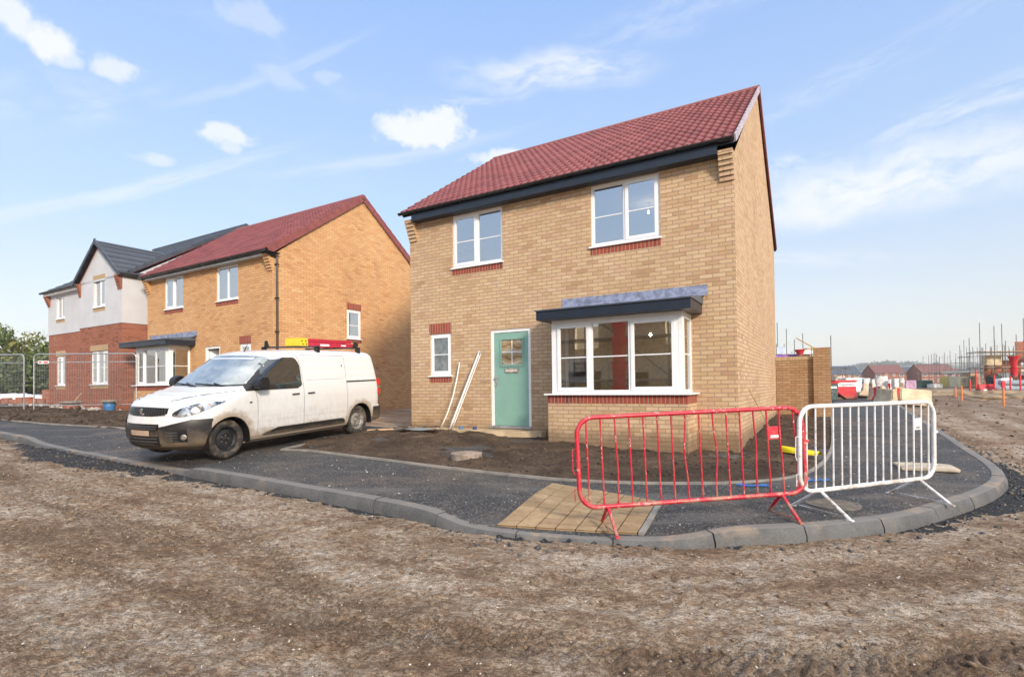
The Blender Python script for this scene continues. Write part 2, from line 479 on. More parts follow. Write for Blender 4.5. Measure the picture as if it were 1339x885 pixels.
ac = n.ramp(n.vor(co, 95, 'F1', 'Color'), [(0,(.018,.018,.02)), (.55,(.035,.036,.04)), (.85,(.09,.09,.09)), (1,(.22,.20,.18))])
c = n.mix(am, c, ac)
# reddish clay further into the site
P3 = n.sep(co)
clay = n.map(P3[1], 12, 24)
clay = n.math('MULTIPLY', clay, n.map(n.noise(co, .22, 5, .7), .35, .65, .25, .8))
c = n.mix(clay, c, n.ramp(n.noise(co, .7, 7, .75), [(.35,(.10,.062,.038)),(.5,(.20,.125,.075)),(.62,(.27,.185,.12)),(.72,(.40,.34,.27))]))
c = n.mix(n.map(P3[1], 90, 200), c, (.10,.13,.05))
n.sock(b.inputs['Base Color'], c)
b.inputs['Specular IOR Level'].default_value = .3
wet = n.map(n.noise(co, .35, 4, .6), .56, .66)
n.sock(b.inputs['Roughness'], n.mix(n.math('MULTIPLY', wet, clay), (.9,.9,.9), (.35,.35,.35)))
h = n.math('ADD', n.math('MULTIPLY', fine, .8), n.math('ADD', n.math('MULTIPLY', grit, .35), n.math('SUBTRACT', n.math('MULTIPLY', n30, .9), n.math('MULTIPLY', crk, .35))))
n.sock(b.inputs['Normal'], n.bump(h, 1.0, .035))
terr = mesh_np('ground', np.stack([gx, gy, Z], 1), grid_faces(len(xs), len(ys)), t_m, smooth=True)
ar_ = terr.data.attributes.new('road', 'FLOAT_VECTOR', 'POINT'); ar_.data.foreach_set('vector', np.stack([np.where(near, along, gx), np.where(near, d, gy), tmark*fade], 1).astype(np.float32).ravel())
at_ = terr.data.attributes.new('asph', 'FLOAT', 'POINT'); at_.data.foreach_set('value', asph.astype(np.float32))
tag(terr, 'brown rutted dried mud road and site ground with tyre tracks', kind='structure')

# ------------------------------------------------------------------ kerb
m, n, b = newmat('concrete_kerb')
co = n.coord()
c = n.mix(n.map(n.noise(co, 2.5, 6, .7), .35, .65), (.048,.051,.056), (.085,.088,.092))
c = n.mix(n.map(n.noise(co, 130, 3), .4, .7, 0, .35), c, (.24,.23,.22))
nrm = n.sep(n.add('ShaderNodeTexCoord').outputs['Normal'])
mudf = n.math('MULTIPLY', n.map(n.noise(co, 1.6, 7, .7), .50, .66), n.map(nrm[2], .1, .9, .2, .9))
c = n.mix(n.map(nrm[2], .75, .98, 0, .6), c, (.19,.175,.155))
c = n.mix(mudf, c, (.27,.205,.145))
c = n.mix(n.map(n.math('MULTIPLY', n.map(n.noise(co, 5, 4), .6, .7), 1), 0, 1, 0, .4), c, (.07,.068,.066))
n.sock(b.inputs['Base Color'], c); b.inputs['Roughness'].default_value = .75
n.sock(b.inputs['Normal'], n.bump(n.noise(co, 70, 5, .7), .3, .006))
M['kerb'] = m
def sweep_units(mbd, line, prof, unit=.915, gap=.014, jit=.005):
    """units laid end to end along line (x, y, top); prof: list of (inward offset, height rel. top)"""
    seg = np.hypot(*np.diff(line[:, :2], axis=0).T); s = np.concatenate([[0], np.cumsum(seg)])
    p = 0
    while p < s[-1]-.05:
        q = min(p+unit, s[-1]); t = np.linspace(p+gap/2, q-gap/2, 7)
        X = np.interp(t, s, line[:, 0]); Y = np.interp(t, s, line[:, 1]); T = np.interp(t, s, line[:, 2])
        dx = np.gradient(X); dy = np.gradient(Y); L = np.hypot(dx, dy); nx, ny = -dy/L, dx/L
        jz = rnd.uniform(-jit, jit); jo = rnd.uniform(-jit, jit)
        base = len(mbd.v); k = len(prof)
        for i in range(7):
            gz = g1(X[i], Y[i])
            for o, hh in prof:
                if isinstance(hh, str): z = gz-float(hh)
                else: z = gz+T[i]+hh+jz
                mbd.v.append((X[i]+nx[i]*(o+jo), Y[i]+ny[i]*(o+jo), z))
        for i in range(6):
            for j in range(k-1):
                mbd.f.append((base+i*k+j, base+i*k+j+1, base+(i+1)*k+j+1, base+(i+1)*k+j))
        mbd.f.append(tuple(base+j for j in range(k))); mbd.f.append(tuple(base+6*k+j for j in range(k))[::-1])
        p = q
kb = MB()
sweep_units(kb, K, [(-.045, '.12'), (-.042, -.085), (-.018, -.028), (-.008, -.008), (.010, 0), (.122, 0), (.127, -.006), (.127, '.12')])
tag(kb.build('kerb', M['kerb'], smooth=True, angle=35), 'grey concrete kerb stones curving round the corner plot', kind='structure')

# ------------------------------------------------------------------ sheets with a constrained outline
def inside(poly, px, py):
    px = np.asarray(px); py = np.asarray(py); c = np.zeros(px.shape, bool)
    n_ = len(poly); j = n_-1
    for i in range(n_):
        xi, yi = poly[i][:2]; xj, yj = poly[j][:2]
        m_ = ((yi > py) != (yj > py)) & (px < (xj-xi)*(py-yi)/((yj-yi)+1e-12)+xi)
        c ^= m_; j = i
    return c
def sheet(name, outline, spacing, zf, mat, jitter=.3, far_spacing=None):
    xs_ = [p[0] for p in outline]; ys_ = [p[1] for p in outline]
    pts = []
    def sprinkle(x0, x1, y0, y1, sp, excl=None):
        A, B = np.meshgrid(np.arange(x0, x1, sp), np.arange(y0, y1, sp))
        A = A.ravel()+npr.uniform(-jitter, jitter, A.size)*sp; B = B.ravel()+npr.uniform(-jitter, jitter, B.size)*sp
        m_ = inside(outline, A, B)
        if excl: m_ &= ~((A > excl[0]) & (A < excl[1]) & (B > excl[2]) & (B < excl[3]))
        pts.extend(zip(A[m_], B[m_]))
    if far_spacing:
        nb = (-6, 9, 4, 10.5)
        sprinkle(*nb, spacing); sprinkle(min(xs_), max(xs_), min(ys_), max(ys_), far_spacing, nb)
    else: sprinkle(min(xs_), max(xs_), min(ys_), max(ys_), spacing)
    ol = [Vector((p[0], p[1])) for p in outline]
    allp = ol + [Vector(p) for p in pts]
    edges = [(i, (i+1) % len(ol)) for i in range(len(ol))]
    v, e, f, *_ = geometry.delaunay_2d_cdt(allp, edges, [], 1, 1e-5)
    V = np.array([[q.x, q.y] for q in v]); F = np.array([list(q) for q in f])
    z = zf(V[:, 0], V[:, 1])
    return mesh_np(name, np.column_stack([V, z]), F, mat, smooth=True)

def asphalt_z(x, y):
    dd, ii = kdist(x, y, 2)
    top = K[np.minimum(ii, len(K)-1), 2]
    w = np.clip(dd/1.3, 0, 1); w = w*w*(3-2*w)
    return G(x, y) + (top-.010)*(1-w) + .088*w + fbm(x, y, .9, 2, 41)*.012*np.clip(dd/.6, 0, 1)
m, n, b = newmat('asphalt_binder_course')
co = n.coord()
ag = n.vor(co, 70, 'F1', 'Color')
sz = n.vor(co, 70)
c = n.ramp(n.sep(ag)[0], [(0,(.022,.023,.025)), (.4,(.040,.041,.044)), (.7,(.070,.072,.075)), (.90,(.14,.137,.13)), (1,(.28,.265,.245))])
c = n.mix(n.map(sz, .35, .6, 0, .6), c, (.02,.02,.022))
dust = n.map(n.noise(co, .9, 7, .68), .47, .68, 0, .6)
dust2 = n.math('MULTIPLY', dust, n.map(n.noise(co, 30, 4, .7), .35, .6))
c = n.mix(dust2, c, (.22,.165,.12))
c = n.mix(n.map(n.noise(n.mapping(co, rot=(0,0,.5), scale=(.5, 2, 1)), 1.3, 5, .6), .48, .68, 0, .45), c, (.15,.145,.14))
n.sock(b.inputs['Base Color'], c); b.inputs['Roughness'].default_value = .72
b.inputs['Specular IOR Level'].default_value = .35
n.sock(b.inputs['Normal'], n.bump(n.math('ADD', sz, n.math('MULTIPLY', n.noise(co, 25, 4), .8)), .9, .012))
M['asphalt'] = m
outer = [(p[0], p[1]) for p in [(K[i, 0]-(K[min(i+1,len(K)-1),1]-K[max(i-1,0),1])/max(1e-6,hypot(*(K[min(i+1,len(K)-1),:2]-K[max(i-1,0),:2])))*.06,
         K[i, 1]+(K[min(i+1,len(K)-1),0]-K[max(i-1,0),0])/max(1e-6,hypot(*(K[min(i+1,len(K)-1),:2]-K[max(i-1,0),:2])))*.06) for i in range(0, len(K), 2)]]
back = [(28.3, 48.0), (13.2, 21.9), (9.2, 15.2), (7, 15), (3.0, 13.0), (-1.0, 12.4), (-3.0, 12.9), (-5.6, 14.2), (-7.0, 12.2), (-8.6, 12.4), (-9.4, 12.82), (-13.89, 14.62), (-22.8, 19.6)]
pav = sheet('pavement', outer+back, .09, asphalt_z, M['asphalt'], far_spacing=.35)
tag(pav, 'dark grey asphalt footway and driveways inside the kerb', kind='structure')

# ------------------------------------------------------------------ garden soil
EP = [(-4.11,9.50),(-3.51,9.33),(-2.37,8.67),(-1.27,8.01),(-.22,7.42),(.73,6.98),(1.74,6.80),(2.72,6.82),(3.64,7.08),(4.46,7.79),(5.46,9.12),(6.63,10.99),(8.94,14.86)]
E_ = catmull([(p[0], p[1], .10) for p in EP], .12)
def soil_z(x, y):
    s = fbm(x, y, .9, 3, 51)*.075 + fbm(x, y, .22, 3, 53)*.05 + np.abs(fbm(x, y, .075, 2, 57))*.035
    A = E_; D = np.full(x.shape, 9.0)
    for st in range(0, len(x), 20000):
        dx = x[st:st+20000, None]-A[None, :, 0]; dy = y[st:st+20000, None]-A[None, :, 1]
        D[st:st+20000] = np.sqrt((dx*dx+dy*dy).min(1))
    w = np.clip(D/.5, 0, 1)
    return G(x, y) + .085 + w*(.025+s) + (1-w)*.2*s
m, n, b = newmat('dark_garden_soil')
co = n.coord()
c = n.ramp(n.math('ADD', n.math('MULTIPLY', n.noise(co, 1.6, 6, .7), .6), n.math('MULTIPLY', n.noise(co, 28, 5, .75), .4)), [(.36,(.032,.022,.016)), (.48,(.068,.046,.032)), (.57,(.115,.078,.052)), (.70,(.21,.15,.105))])
n.sock(b.inputs['Base Color'], c); b.inputs['Roughness'].default_value = .95; b.inputs['Specular IOR Level'].default_value = .2
n.sock(b.inputs['Normal'], n.bump(n.math('ADD', n.noise(co, 35, 6, .75), n.noise(co, 9, 4)), 1.0, .03))
M['soil'] = m
sol = sheet('garden_soil', [(p[0], p[1]) for p in E_[::2]]+[(9.3, 15.5), (8.2, 16.3), (5.5, 13.5), (1.0, 13.0), (-2.0, 13.6), (-2.55, 13.0), (-3.25, 11.7), (-4.0, 10.2)], .045, soil_z, M['soil'])
tag(sol, 'dark brown turned garden soil in front of the corner house', kind='structure')
# strip of soil in front of the houses on the left
def soil2(x, y): return G(x, y)+.085+fbm(x, y, .8, 3, 61)*.06+fbm(x, y, .2, 3, 63)*.06
s2 = sheet('verge_soil', [(-22.8,19.4),(-13.89,14.40),(-9.4,12.62),(-8.0,12.2),(-7.3,13.2),(-7.3,15.0),(-12.2,17.6),(-14.3,17.9),(-22,22.0)], .12, soil2, M['soil'])
tag(s2, 'strip of dark soil in front of the houses on the left', kind='structure')
# thin concrete edging
M['edging'] = plain('concrete_edging', (.23,.215,.195), .85, var=.2, scale=4, bump=.2, bscale=60)
eb = MB()
sweep_units(eb, E_, [(0, '.1'), (0, .018), (.045, .018), (.045, '.1')], gap=.004, jit=.002)
E2 = catmull([(-4.11,9.5,.10),(-3.9,10.2,.1),(-3.25,11.6,.10),(-2.6,12.6,.10)], .2)
E3 = catmull([(-22.8,19.5,.1),(-13.89,14.50,.10),(-9.4,12.72,.10),(-8.2,12.25,.10)], .25)
sweep_units(eb, E2, [(0, '.1'), (0, .018), (.045, .018), (.045, '.1')], gap=.004)
sweep_units(eb, E3, [(0, '.1'), (0, .022), (.045, .022), (.045, '.1')], gap=.004)
E4 = catmull([(8.94,14.86,.10),(12.74,21.19,.10),(20,33.6,.1),(28.3,48.2,.1)], .5)
sweep_units(eb, E4, [(0, '.1'), (0, .018), (.05, .018), (.05, '.1')], gap=.004)
tag(eb.build('path_edging', M['edging']), 'thin concrete edging along the garden and path', kind='structure')

# buff block paving at the dropped kerb
m, n, b = newmat('buff_block_paving')
co = n.coord(); isl = n.add('ShaderNodeNewGeometry').outputs['Random Per Island']
c = n.mix(n.map(n.noise(co, 3, 6, .7), .35, .65), (.27,.185,.10), (.38,.275,.155))
c = n.mix(n.math('MULTIPLY', isl, .55), c, (.22,.14,.075))
c = n.mix(n.map(n.noise(co, 18, 5, .7), .5, .72, 0, .7), c, (.17,.12,.08))
n.sock(b.inputs['Base Color'], c); b.inputs['Roughness'].default_value = .85
n.sock(b.inputs['Normal'], n.bump(n.noise(co, 60, 5, .7), .4, .006))
M['paver'] = m
pb = MB()
q00, q10, q11, q01 = [np.array(q) for q in ((-.17,5.33),(1.17,5.06),(1.60,5.92),(.50,6.82))]
nu, nv = 7, 11
base_mb = MB()
def bil(a, c_): return q00*(1-a)*(1-c_)+q10*a*(1-c_)+q11*a*c_+q01*(1-a)*c_
def az1(p): return float(asphalt_z(np.array([p[0]]), np.array([p[1]]))[0])
for i in range(nu):
    for j in range(nv):
        g_ = .03; a0, a1 = (i+g_)/nu, (i+1-g_)/nu; c0, c1 = (j+g_*2)/nv, (j+1-g_*2)/nv
        P4 = [bil(a0, c0), bil(a1, c0), bil(a1, c1), bil(a0, c1)]
        dz = rnd.uniform(-.0015, .0015)
        top = [(p[0], p[1], az1(p)+.022+dz) for p in P4]; bot = [(p[0], p[1], z[2]-.05) for p, z in zip(P4, top)]
        ctr = np.mean([np.array(t) for t in top], 0)
        ins = [tuple(np.array(t)+(ctr-np.array(t))*.03+np.array((0, 0, .003))) for t in top]
        nn = len(pb.v); pb.v += bot+top+ins
        for k in range(4):
            l = (k+1) % 4
            pb.f.append((nn+k, nn+l, nn+4+l, nn+4+k)); pb.f.append((nn+4+k, nn+4+l, nn+8+l, nn+8+k))
        pb.f.append((nn+8, nn+9, nn+10, nn+11))
tag(pb.build('crossing_paving', M['paver']), 'buff paving slabs at the dropped kerb', kind='structure')
db = MB(); cn = [q00, q10, q11, q01]
db.poly([(p[0], p[1], az1(p)+.014) for p in cn])
tag(db.build('paving_bedding', M['soil']), 'dark jointing between the buff paving slabs', kind='structure')
eb2 = MB(); L2 = np.array([[*q10, .085], [*(q10*.5+q11*.5), .09], [*q11, .095]])
sweep_units(eb2, L2, [(-.055, '.1'), (-.055, .0), (-.004, .0), (-.004, '.1')])
eb2.v = [(v_[0], v_[1], (az1(v_)+.03) if v_[2] > g1(v_[0], v_[1]) else v_[2]) for v_ in eb2.v]
tag(eb2.build('paving_edging', M['edging']), 'concrete edging beside the buff paving', kind='structure')

# mortar-coloured footing in front of the door
fb = MB()
Cx, Cy = 3.8845, 9.140
def W(lx, ly): return (Cx+UX*lx+VX*ly, Cy+UY*lx+VY*ly)
pts = [(-7.5,0.0),(-7.45,-.16),(-6.9,-.22),(-6.2,-.30),(-5.4,-.33),(-4.6,-.34),(-4.0,-.22),(-3.75,-.1),(-3.7,0)]
row0 = [];row1 = [];row2=[]
for lx, ly in pts:
    x, y = W(lx, ly); x0, y0 = W(lx, .1)
    z = .575-.01*rnd.random()
    row0.append((x0, y0, z+.005)); row1.append((x, y, z)); row2.append((*W(lx, ly-.05), z-.12))
fb.grid([row0, row1, row2])
tag(fb.build('path_footing', plain('sandy_mortar', (.40,.30,.19), .9, var=.25, scale=3, bump=.6, bscale=30)), 'sandy mortar footing in front of the green door', kind='structure')

# ------------------------------------------------------------------ loose stones and clods
def scatter(name, pts, smin, smax, mat, label, flat=.6, sink=.25, seed=1):
    R_ = np.random.RandomState(seed)
    bm = bmesh.new(); bmesh.ops.create_icosphere(bm, subdivisions=(2 if smax > .05 else 1), radius=1); bv = np.array([v.co[:] for v in bm.verts]); bm.verts.ensure_lookup_table()
    bf = np.array([[v.index for v in f.verts] for f in bm.faces]); bm.free()
    # 42 verts is plenty; the smaller half use the 12-vert body
    bm = bmesh.new(); bmesh.ops.create_icosphere(bm, subdivisions=0 or 1, radius=1); bm.free()
    V = []; F = []; off = 0
    for (x, y, z) in pts:
        s = smin*(smax/smin)**(R_.rand()**2.2)
        a = R_.rand()*6.28; sc = np.array([s*R_.uniform(.7, 1.35), s*R_.uniform(.6, 1.1), s*R_.uniform(.45, .9)*flat/.6])
        v = bv*sc*(1+R_.uniform(-.42, .42, (len(bv), 1)))
        ca, sa = cos(a), sin(a)
        v = np.column_stack([v[:, 0]*ca-v[:, 1]*sa, v[:, 0]*sa+v[:, 1]*ca, v[:, 2]])
        V.append(v+np.array([x, y, z+sc[2]*(1-2*sink)*.6])); F.append(bf+off); off += len(bv)
    o = mesh_np(name, np.concatenate(V), np.concatenate(F), mat)
    return tag(o, label, kind='stuff')
def tz(x, y):
    """terrain height by lookup in the built grid"""
    i = np.clip(np.searchsorted(xs, x), 1, len(xs)-1); j = np.clip(np.searchsorted(ys, y), 1, len(ys)-1)
    return Z.reshape(len(ys), len(xs))[j, i]
M['stone_dark'] = plain('dark_chippings', (.05,.052,.058), .6, var=.7, scale=9)
M['stone_pale'] = plain('pale_stones', (.42,.38,.34), .9, var=.4, scale=6)
M['clod'] = plain('mud_clods', (.15,.105,.07), .95, var=.35, scale=7, bump=.5, bscale=50)
M['stone_soil'] = plain('soil_clods', (.060,.042,.030), .95, var=.45, scale=7, bump=.5, bscale=50)
R2 = np.random.RandomState(5)
# dark chippings against the kerb
ii = R2.randint(0, len(K)-160, 9000); wgt = .12+.8*np.exp(-((K[ii,0]-6.6)/2.0)**2)+.7*np.exp(-((K[ii,0]+7.4)/2.6)**2)+.12*np.exp(-((K[ii,0]+.2)/1.2)**2)
keep = R2.rand(len(ii)) < wgt; ii = ii[keep]
T = np.gradient(K[:, :2], axis=0); T /= np.linalg.norm(T, axis=1)[:, None]
off = np.abs(R2.randn(len(ii)))*(.10+.34*wgt[keep])+.05
px = K[ii, 0]+T[ii, 1]*off+R2.randn(len(ii))*.03; py = K[ii, 1]-T[ii, 0]*off+R2.randn(len(ii))*.03
ok = kdist(px, py)[0] < -.05; px, py = px[ok], py[ok]
scatter('chippings', np.column_stack([px, py, tz(px, py)]), .006, .028, M['stone_dark'], 'loose dark chippings heaped along the foot of the kerb', seed=2)
# pale grit and clods on the road
def road_pts(n_, x0, x1, y0, y1, dmin=.15):
    x = R2.uniform(x0, x1, n_); y = R2.uniform(y0, y1, n_); k_ = kdist(x, y, 4)[0] < -dmin
    return x[k_], y[k_]
x, y = road_pts(6000, -9, 9.5, 1.7, 9.5)
scatter('grit', np.column_stack([x, y, tz(x, y)]), .003, .010, M['stone_pale'], 'pale grit and small stones on the mud road', seed=3)
x, y = road_pts(16000, -10, 11, 1.7, 12)
scatter('clods', np.column_stack([x, y, tz(x, y)]), .004, .024, M['clod'], 'small brown clods of mud on the road', seed=4)
x, y = road_pts(3000, 8, 30, 8, 36, .5)
scatter('site_clods', np.column_stack([x, y, tz(x, y)]), .01, .07, M['clod'], 'lumps of clay lying on the site ground to the right', seed=6)
# stones on asphalt and soil
x = R2.uniform(-9, 9, 2600); y = R2.uniform(4.8, 14, 2600); k_ = (kdist(x, y, 3)[0] > .2) & ~inside([(p[0], p[1]) for p in E_]+[(9, 16), (-3, 13)], x, y); x, y = x[k_], y[k_]
scatter('asphalt_grit', np.column_stack([x, y, asphalt_z(x, y)]), .004, .013, M['stone_pale'], 'small pale stones scattered on the asphalt', seed=7)
x = R2.uniform(-4, 9, 9000); y = R2.uniform(6.5, 16, 9000); k_ = inside([(p[0]*.98, p[1]+.05) for p in E_]+[(9, 15.5), (-2.5, 13), (-3.6, 11)], x, y); x, y = x[k_], y[k_]
scatter('soil_clods', np.column_stack([x, y, soil_z(x, y)]), .006, .035, M['stone_soil'], 'crumbs and clods of dark soil in the garden', seed=8)
x = R2.uniform(-22, -8.5, 2200); y = R2.uniform(12, 21, 2200); k_ = inside([(-22.8,19.4),(-13.89,14.40),(-9.4,12.62),(-7.3,13.2),(-7.3,15.0),(-12.2,17.6),(-14.3,17.9),(-22,22.0)], x, y); x, y = x[k_], y[k_]
scatter('verge_clods', np.column_stack([x, y, soil2(x, y)]), .02, .10, M['stone_soil'], 'clods on the strip of soil at the left', seed=9)
# grey rubble strip in front of the rendered house
x = R2.uniform(-24, -12, 2600); y = R2.uniform(17, 23, 2600); dl = (x+14.16)*VX+(y-19.0)*VY; k_ = (dl < .3) & (dl > -1.6); x, y = x[k_], y[k_]
scatter('rubble', np.column_stack([x, y, tz(x, y)+.01]), .02, .09, M['stone_pale'], 'grey rubble at the foot of the rendered house', seed=10)
# ------------------------------------------------------------------ building blocks
def panel(mb, o, a, inw, w0, w1, z0, z1, holes=(), t=.1, back=False):
    """vertical wall sheet: o origin, a unit along, inw unit inwards; holes (a0,a1,z0,z1) get reveals t deep"""
    def P(s, z, dpt=0): return (o[0]+a[0]*s+inw[0]*dpt, o[1]+a[1]*s+inw[1]*dpt, z)
    A = sorted({w0, w1, *[h for H in holes for h in H[:2]]}); B = sorted({z0, z1, *[h for H in holes for h in H[2:]]})
    for i in range(len(A)-1):
        for j in range(len(B)-1):
            ca, cb = (A[i]+A[i+1])/2, (B[j]+B[j+1])/2
            if any(h[0] < ca < h[1] and h[2] < cb < h[3] for h in holes): continue
            mb.quad(P(A[i], B[j]), P(A[i+1], B[j]), P(A[i+1], B[j+1]), P(A[i], B[j+1]))
            if back: mb.quad(P(A[i], B[j], t), P(A[i], B[j+1], t), P(A[i+1], B[j+1], t), P(A[i+1], B[j], t))
    for h in holes:
        for (s0, b0), (s1, b1) in (((h[0], h[2]), (h[1], h[2])), ((h[1], h[2]), (h[1], h[3])), ((h[1], h[3]), (h[0], h[3])), ((h[0], h[3]), (h[0], h[2]))):
            mb.quad(P(s0, b0), P(s0, b0, t), P(s1, b1, t), P(s1, b1))

def frameM(o, a, inw):
    """matrix taking (along, inward, z) to house space"""
    return Matrix(((a[0], inw[0], 0, o[0]), (a[1], inw[1], 0, o[1]), (0, 0, 1, 0), (0, 0, 0, 1)))
FR = frameM((0, 0), (1, 0), (0, 1))

def window(parent, MX, x0, x1, z0, z1, lights, set_=.03, bar=None, openers=(), sill=True, glass='glass', fw=.055, soldier=None, lintel=None, label=None, sash_w=.05, net=False):
    """uPVC casement: lights = list of x-fractions of the mullions; openers = indices of lights with a raised sash; bar = fraction height of the glazing bar"""
    mb = MB()
    y0, y1 = set_, set_+.065
    mb.box(x0, x1, y0, y1, z0, z0+fw, MX); mb.box(x0, x1, y0, y1, z1-fw, z1, MX)
    mb.box(x0, x0+fw, y0, y1, z0+fw, z1-fw, MX); mb.box(x1-fw, x1, y0, y1, z0+fw, z1-fw, MX)
    ms = [x0+fw*.5] + [x0+(x1-x0)*q for q in lights] + [x1-fw*.5]
    for q in ms[1:-1]: mb.box(q-fw*.5, q+fw*.5, y0+.001, y1-.001, z0+fw, z1-fw, MX)
    fr = mb
    panes = []; sashes = []; bars = MB()
    for i in range(len(ms)-1):
        a, c = ms[i]+fw*.5, ms[i+1]-fw*.5; b, d_ = z0+fw, z1-fw
        if i in openers:
            sb = MB(); s = sash_w; yy = y0-.018
            sb.box(a-.012, c+.012, yy, yy+.05, b-.012, b+s, MX); sb.box(a-.012, c+.012, yy, yy+.05, d_-s, d_+.012, MX)
            sb.box(a-.012, a+s, yy, yy+.05, b+s, d_-s, MX); sb.box(c-s, c+.012, yy, yy+.05, b+s, d_-s, MX)
            sashes.append(sb); a += s; c -= s; b += s; d_ -= s; yg = yy+.02
        else:
            # glazing bead
            for q in ((a, c, b, b+.014), (a, c, d_-.014, d_), (a, a+.014, b+.014, d_-.014), (c-.014, c, b+.014, d_-.014)):
                fr.box(q[0], q[1], y0+.012, y0+.03, q[2], q[3], MX)
            yg = y0+.028
        panes.append((a-.004, c+.004, b-.004, d_+.004, yg))
        if bar:
            zz = b+(d_-b)*bar if bar < 1 else bar
            fr.box(a, c, yg-.008, yg+.012, zz-.011, zz+.011, MX)
    w = fr.build('window', M['upvc'], parent, bevel=.004)
    if label: w['label'] = label
    if net:  # added white sheet standing in for bright sky mirrored in the panes
        g = MB(); g.quad(*[tuple(MX @ Vector(q)) for q in ((x0+fw, y1+.04, z0+fw), (x1-fw, y1+.04, z0+fw), (x1-fw, y1+.04, z1-fw), (x0+fw, y1+.04, z1-fw))]); g.build('sky_glare_sheet', M['render'], w)
    for s in sashes: s.build('sash', M['upvc'], w, bevel=.004)
    for p in panes:
        g = MB(); g.quad(*[tuple(MX @ Vector(q)) for q in ((p[0], p[4], p[2]), (p[1], p[4], p[2]), (p[1], p[4], p[3]), (p[0], p[4], p[3]))])
        g.build('pane', M[glass], w)
    if sill:
        g = MB(); g.box(x0-.03, x1+.03, -.045, y1-.002, z0-.03, z0-.001, MX); g.build('sill', M['upvc'], w, bevel=.003)
    if soldier:
        g = MB(); g.box(x0-.01, x1+.01, -.004, .05, z0-soldier-.033, z0-.033, MX); g.build('brick_sill', M['soldier'] if not label or 'buff' not in label else M['soldier_buff'], w)
    if lintel:
        g = MB(); g.box(x0-.01, x1+.01, -.004, .05, z1+.003, z1+lintel, MX); g.build('brick_lintel', M['soldier'] if not label or 'buff' not in label else M['soldier_buff'], w)
    return w

def pantiles(name, mat, parent, x0, x1, y0, z0, run, slope, wave=.165, amp=.030, gauge=.30, back=False, rows=None):
    """interlocking tiles on a pitch that rises with +y from (y0, z0); back=True mirrors to the far pitch (rises with -y)"""
    Ls = run/cos(slope); nrow = max(1, int(round(Ls/gauge))); g_ = Ls/nrow
    nx = max(2, int((x1-x0)/(wave/7)))
    X = np.linspace(x0, x1, nx)
    ph = ((X-x0)/wave) % 1.0
    prof = amp*np.where(ph < .55, np.sin(ph/.55*pi), -.28*np.sin((ph-.55)/.45*pi))
    sgn = -1 if back else 1
    V = []; F = []
    nrm = (-sin(slope)*sgn, cos(slope))
    for r in range(nrow):
        a = r*g_-.02; b_ = (r+1)*g_+.01
        st = len(V)
        for (s, lift) in ((a, -.004), (a, .036), ((a+b_)/2, .022), (b_, .004)):
            for i in range(nx):
                h = prof[i]*(1 if lift > .005 or s != a else .0)+lift
                V.append((X[i], y0+sgn*s*cos(slope)+nrm[0]*h, z0+s*sin(slope)+nrm[1]*h))
        for k in range(3):
            for i in range(nx-1):
                q = st+k*nx+i; F.append((q, q+1, q+1+nx, q+nx))
    return mesh_np(name, V, F, mat, parent)

def flat_pitch(mb, x0, x1, ya, za, yb, zb, t=.06):
    mb.quad((x0, ya, za), (x1, ya, za), (x1, yb, zb), (x0, yb, zb))
    mb.quad((x0, ya, za-t), (x0, yb, zb-t), (x1, yb, zb-t), (x1, ya, za-t))
    mb.quad((x0, ya, za-t), (x1, ya, za-t), (x1, ya, za), (x0, ya, za))
    mb.quad((x0, ya, za), (x0, yb, zb), (x0, yb, zb-t), (x0, ya, za-t)); mb.quad((x1, ya, za), (x1, ya, za-t), (x1, yb, zb-t), (x1, yb, zb))

def verge(name, mat, parent, x, ya, za, yb, zb, unit=.30, w=.055, h=.11, up=.05, out=1):
    mb = MB(); L = hypot(yb-ya, zb-za); n_ = int(round(L/unit)); t = ((yb-ya)/L, (zb-za)/L); nn_ = (-t[1], t[0]) if t[0] > 0 else (t[1], -t[0])
    for i in range(n_):
        a, b_ = i*L/n_, (i+1)*L/n_+.02
        l0, l1 = .016, .0
        pr = [(a, l0-h+up), (b_, l1-h+up), (b_, l1+up), (a, l0+up)]
        pts2 = [(ya+t[0]*s+nn_[0]*q, za+t[1]*s+nn_[1]*q) for s, q in pr]
        mb.prism(pts2, 'x', min(x, x+w*out), max(x, x+w*out))
    return mb.build(name, mat, parent)

def ridge(name, mat, parent, x0, x1, y, z, r=.12, unit=.45):
    mb = MB(); n_ = int((x1-x0)/unit)
    for i in range(n_):
        a = x0+(x1-x0)*i/n_; b_ = x0+(x1-x0)*(i+1)/n_-.006
        arc = [(y+r*cos(t), z-.055+r*.8*sin(t)) for t in np.linspace(-.15, pi+.15, 9)]
        mb.prism(arc, 'x', a, b_)
    return mb.build(name, mat, parent)

def gutter(name, parent, x0, x1, y, z, mat='gutter', r=.06):
    mb = MB()
    arc = [(y+r*cos(t), z+r*sin(t)) for t in np.linspace(pi, 2*pi, 9)]
    inner = [(y+(r-.008)*cos(t), z+(r-.008)*sin(t)) for t in np.linspace(2*pi, pi, 9)]
    mb.prism(arc+inner, 'x', x0, x1)
    k = x0+.3
    while k < x1:
        mb.prism([(y+(r+.006)*cos(t), z+(r+.006)*sin(t)) for t in np.linspace(pi, 2*pi, 9)]+[(y+r+.006, z+.012), (y-r-.006, z+.012)], 'x', k, k+.025); k += .92
    return mb.build(name, M[mat], parent)

def corbel(mb, x0, x1, z0, z1, n_=6, out=.19, y=0):
    h = (z1-z0)/n_
    for i in range(n_):
        mb.box(x0, x1, y-out*(i+1)/n_, y+.02, z0+h*i+.003, z0+h*(i+1)-.003)
        mb.box(x0+.004, x1-.004, y-out*(i+1)/n_+.006, y+.02, z0+h*(i+1)-.003, z0+h*(i+1)+.003)

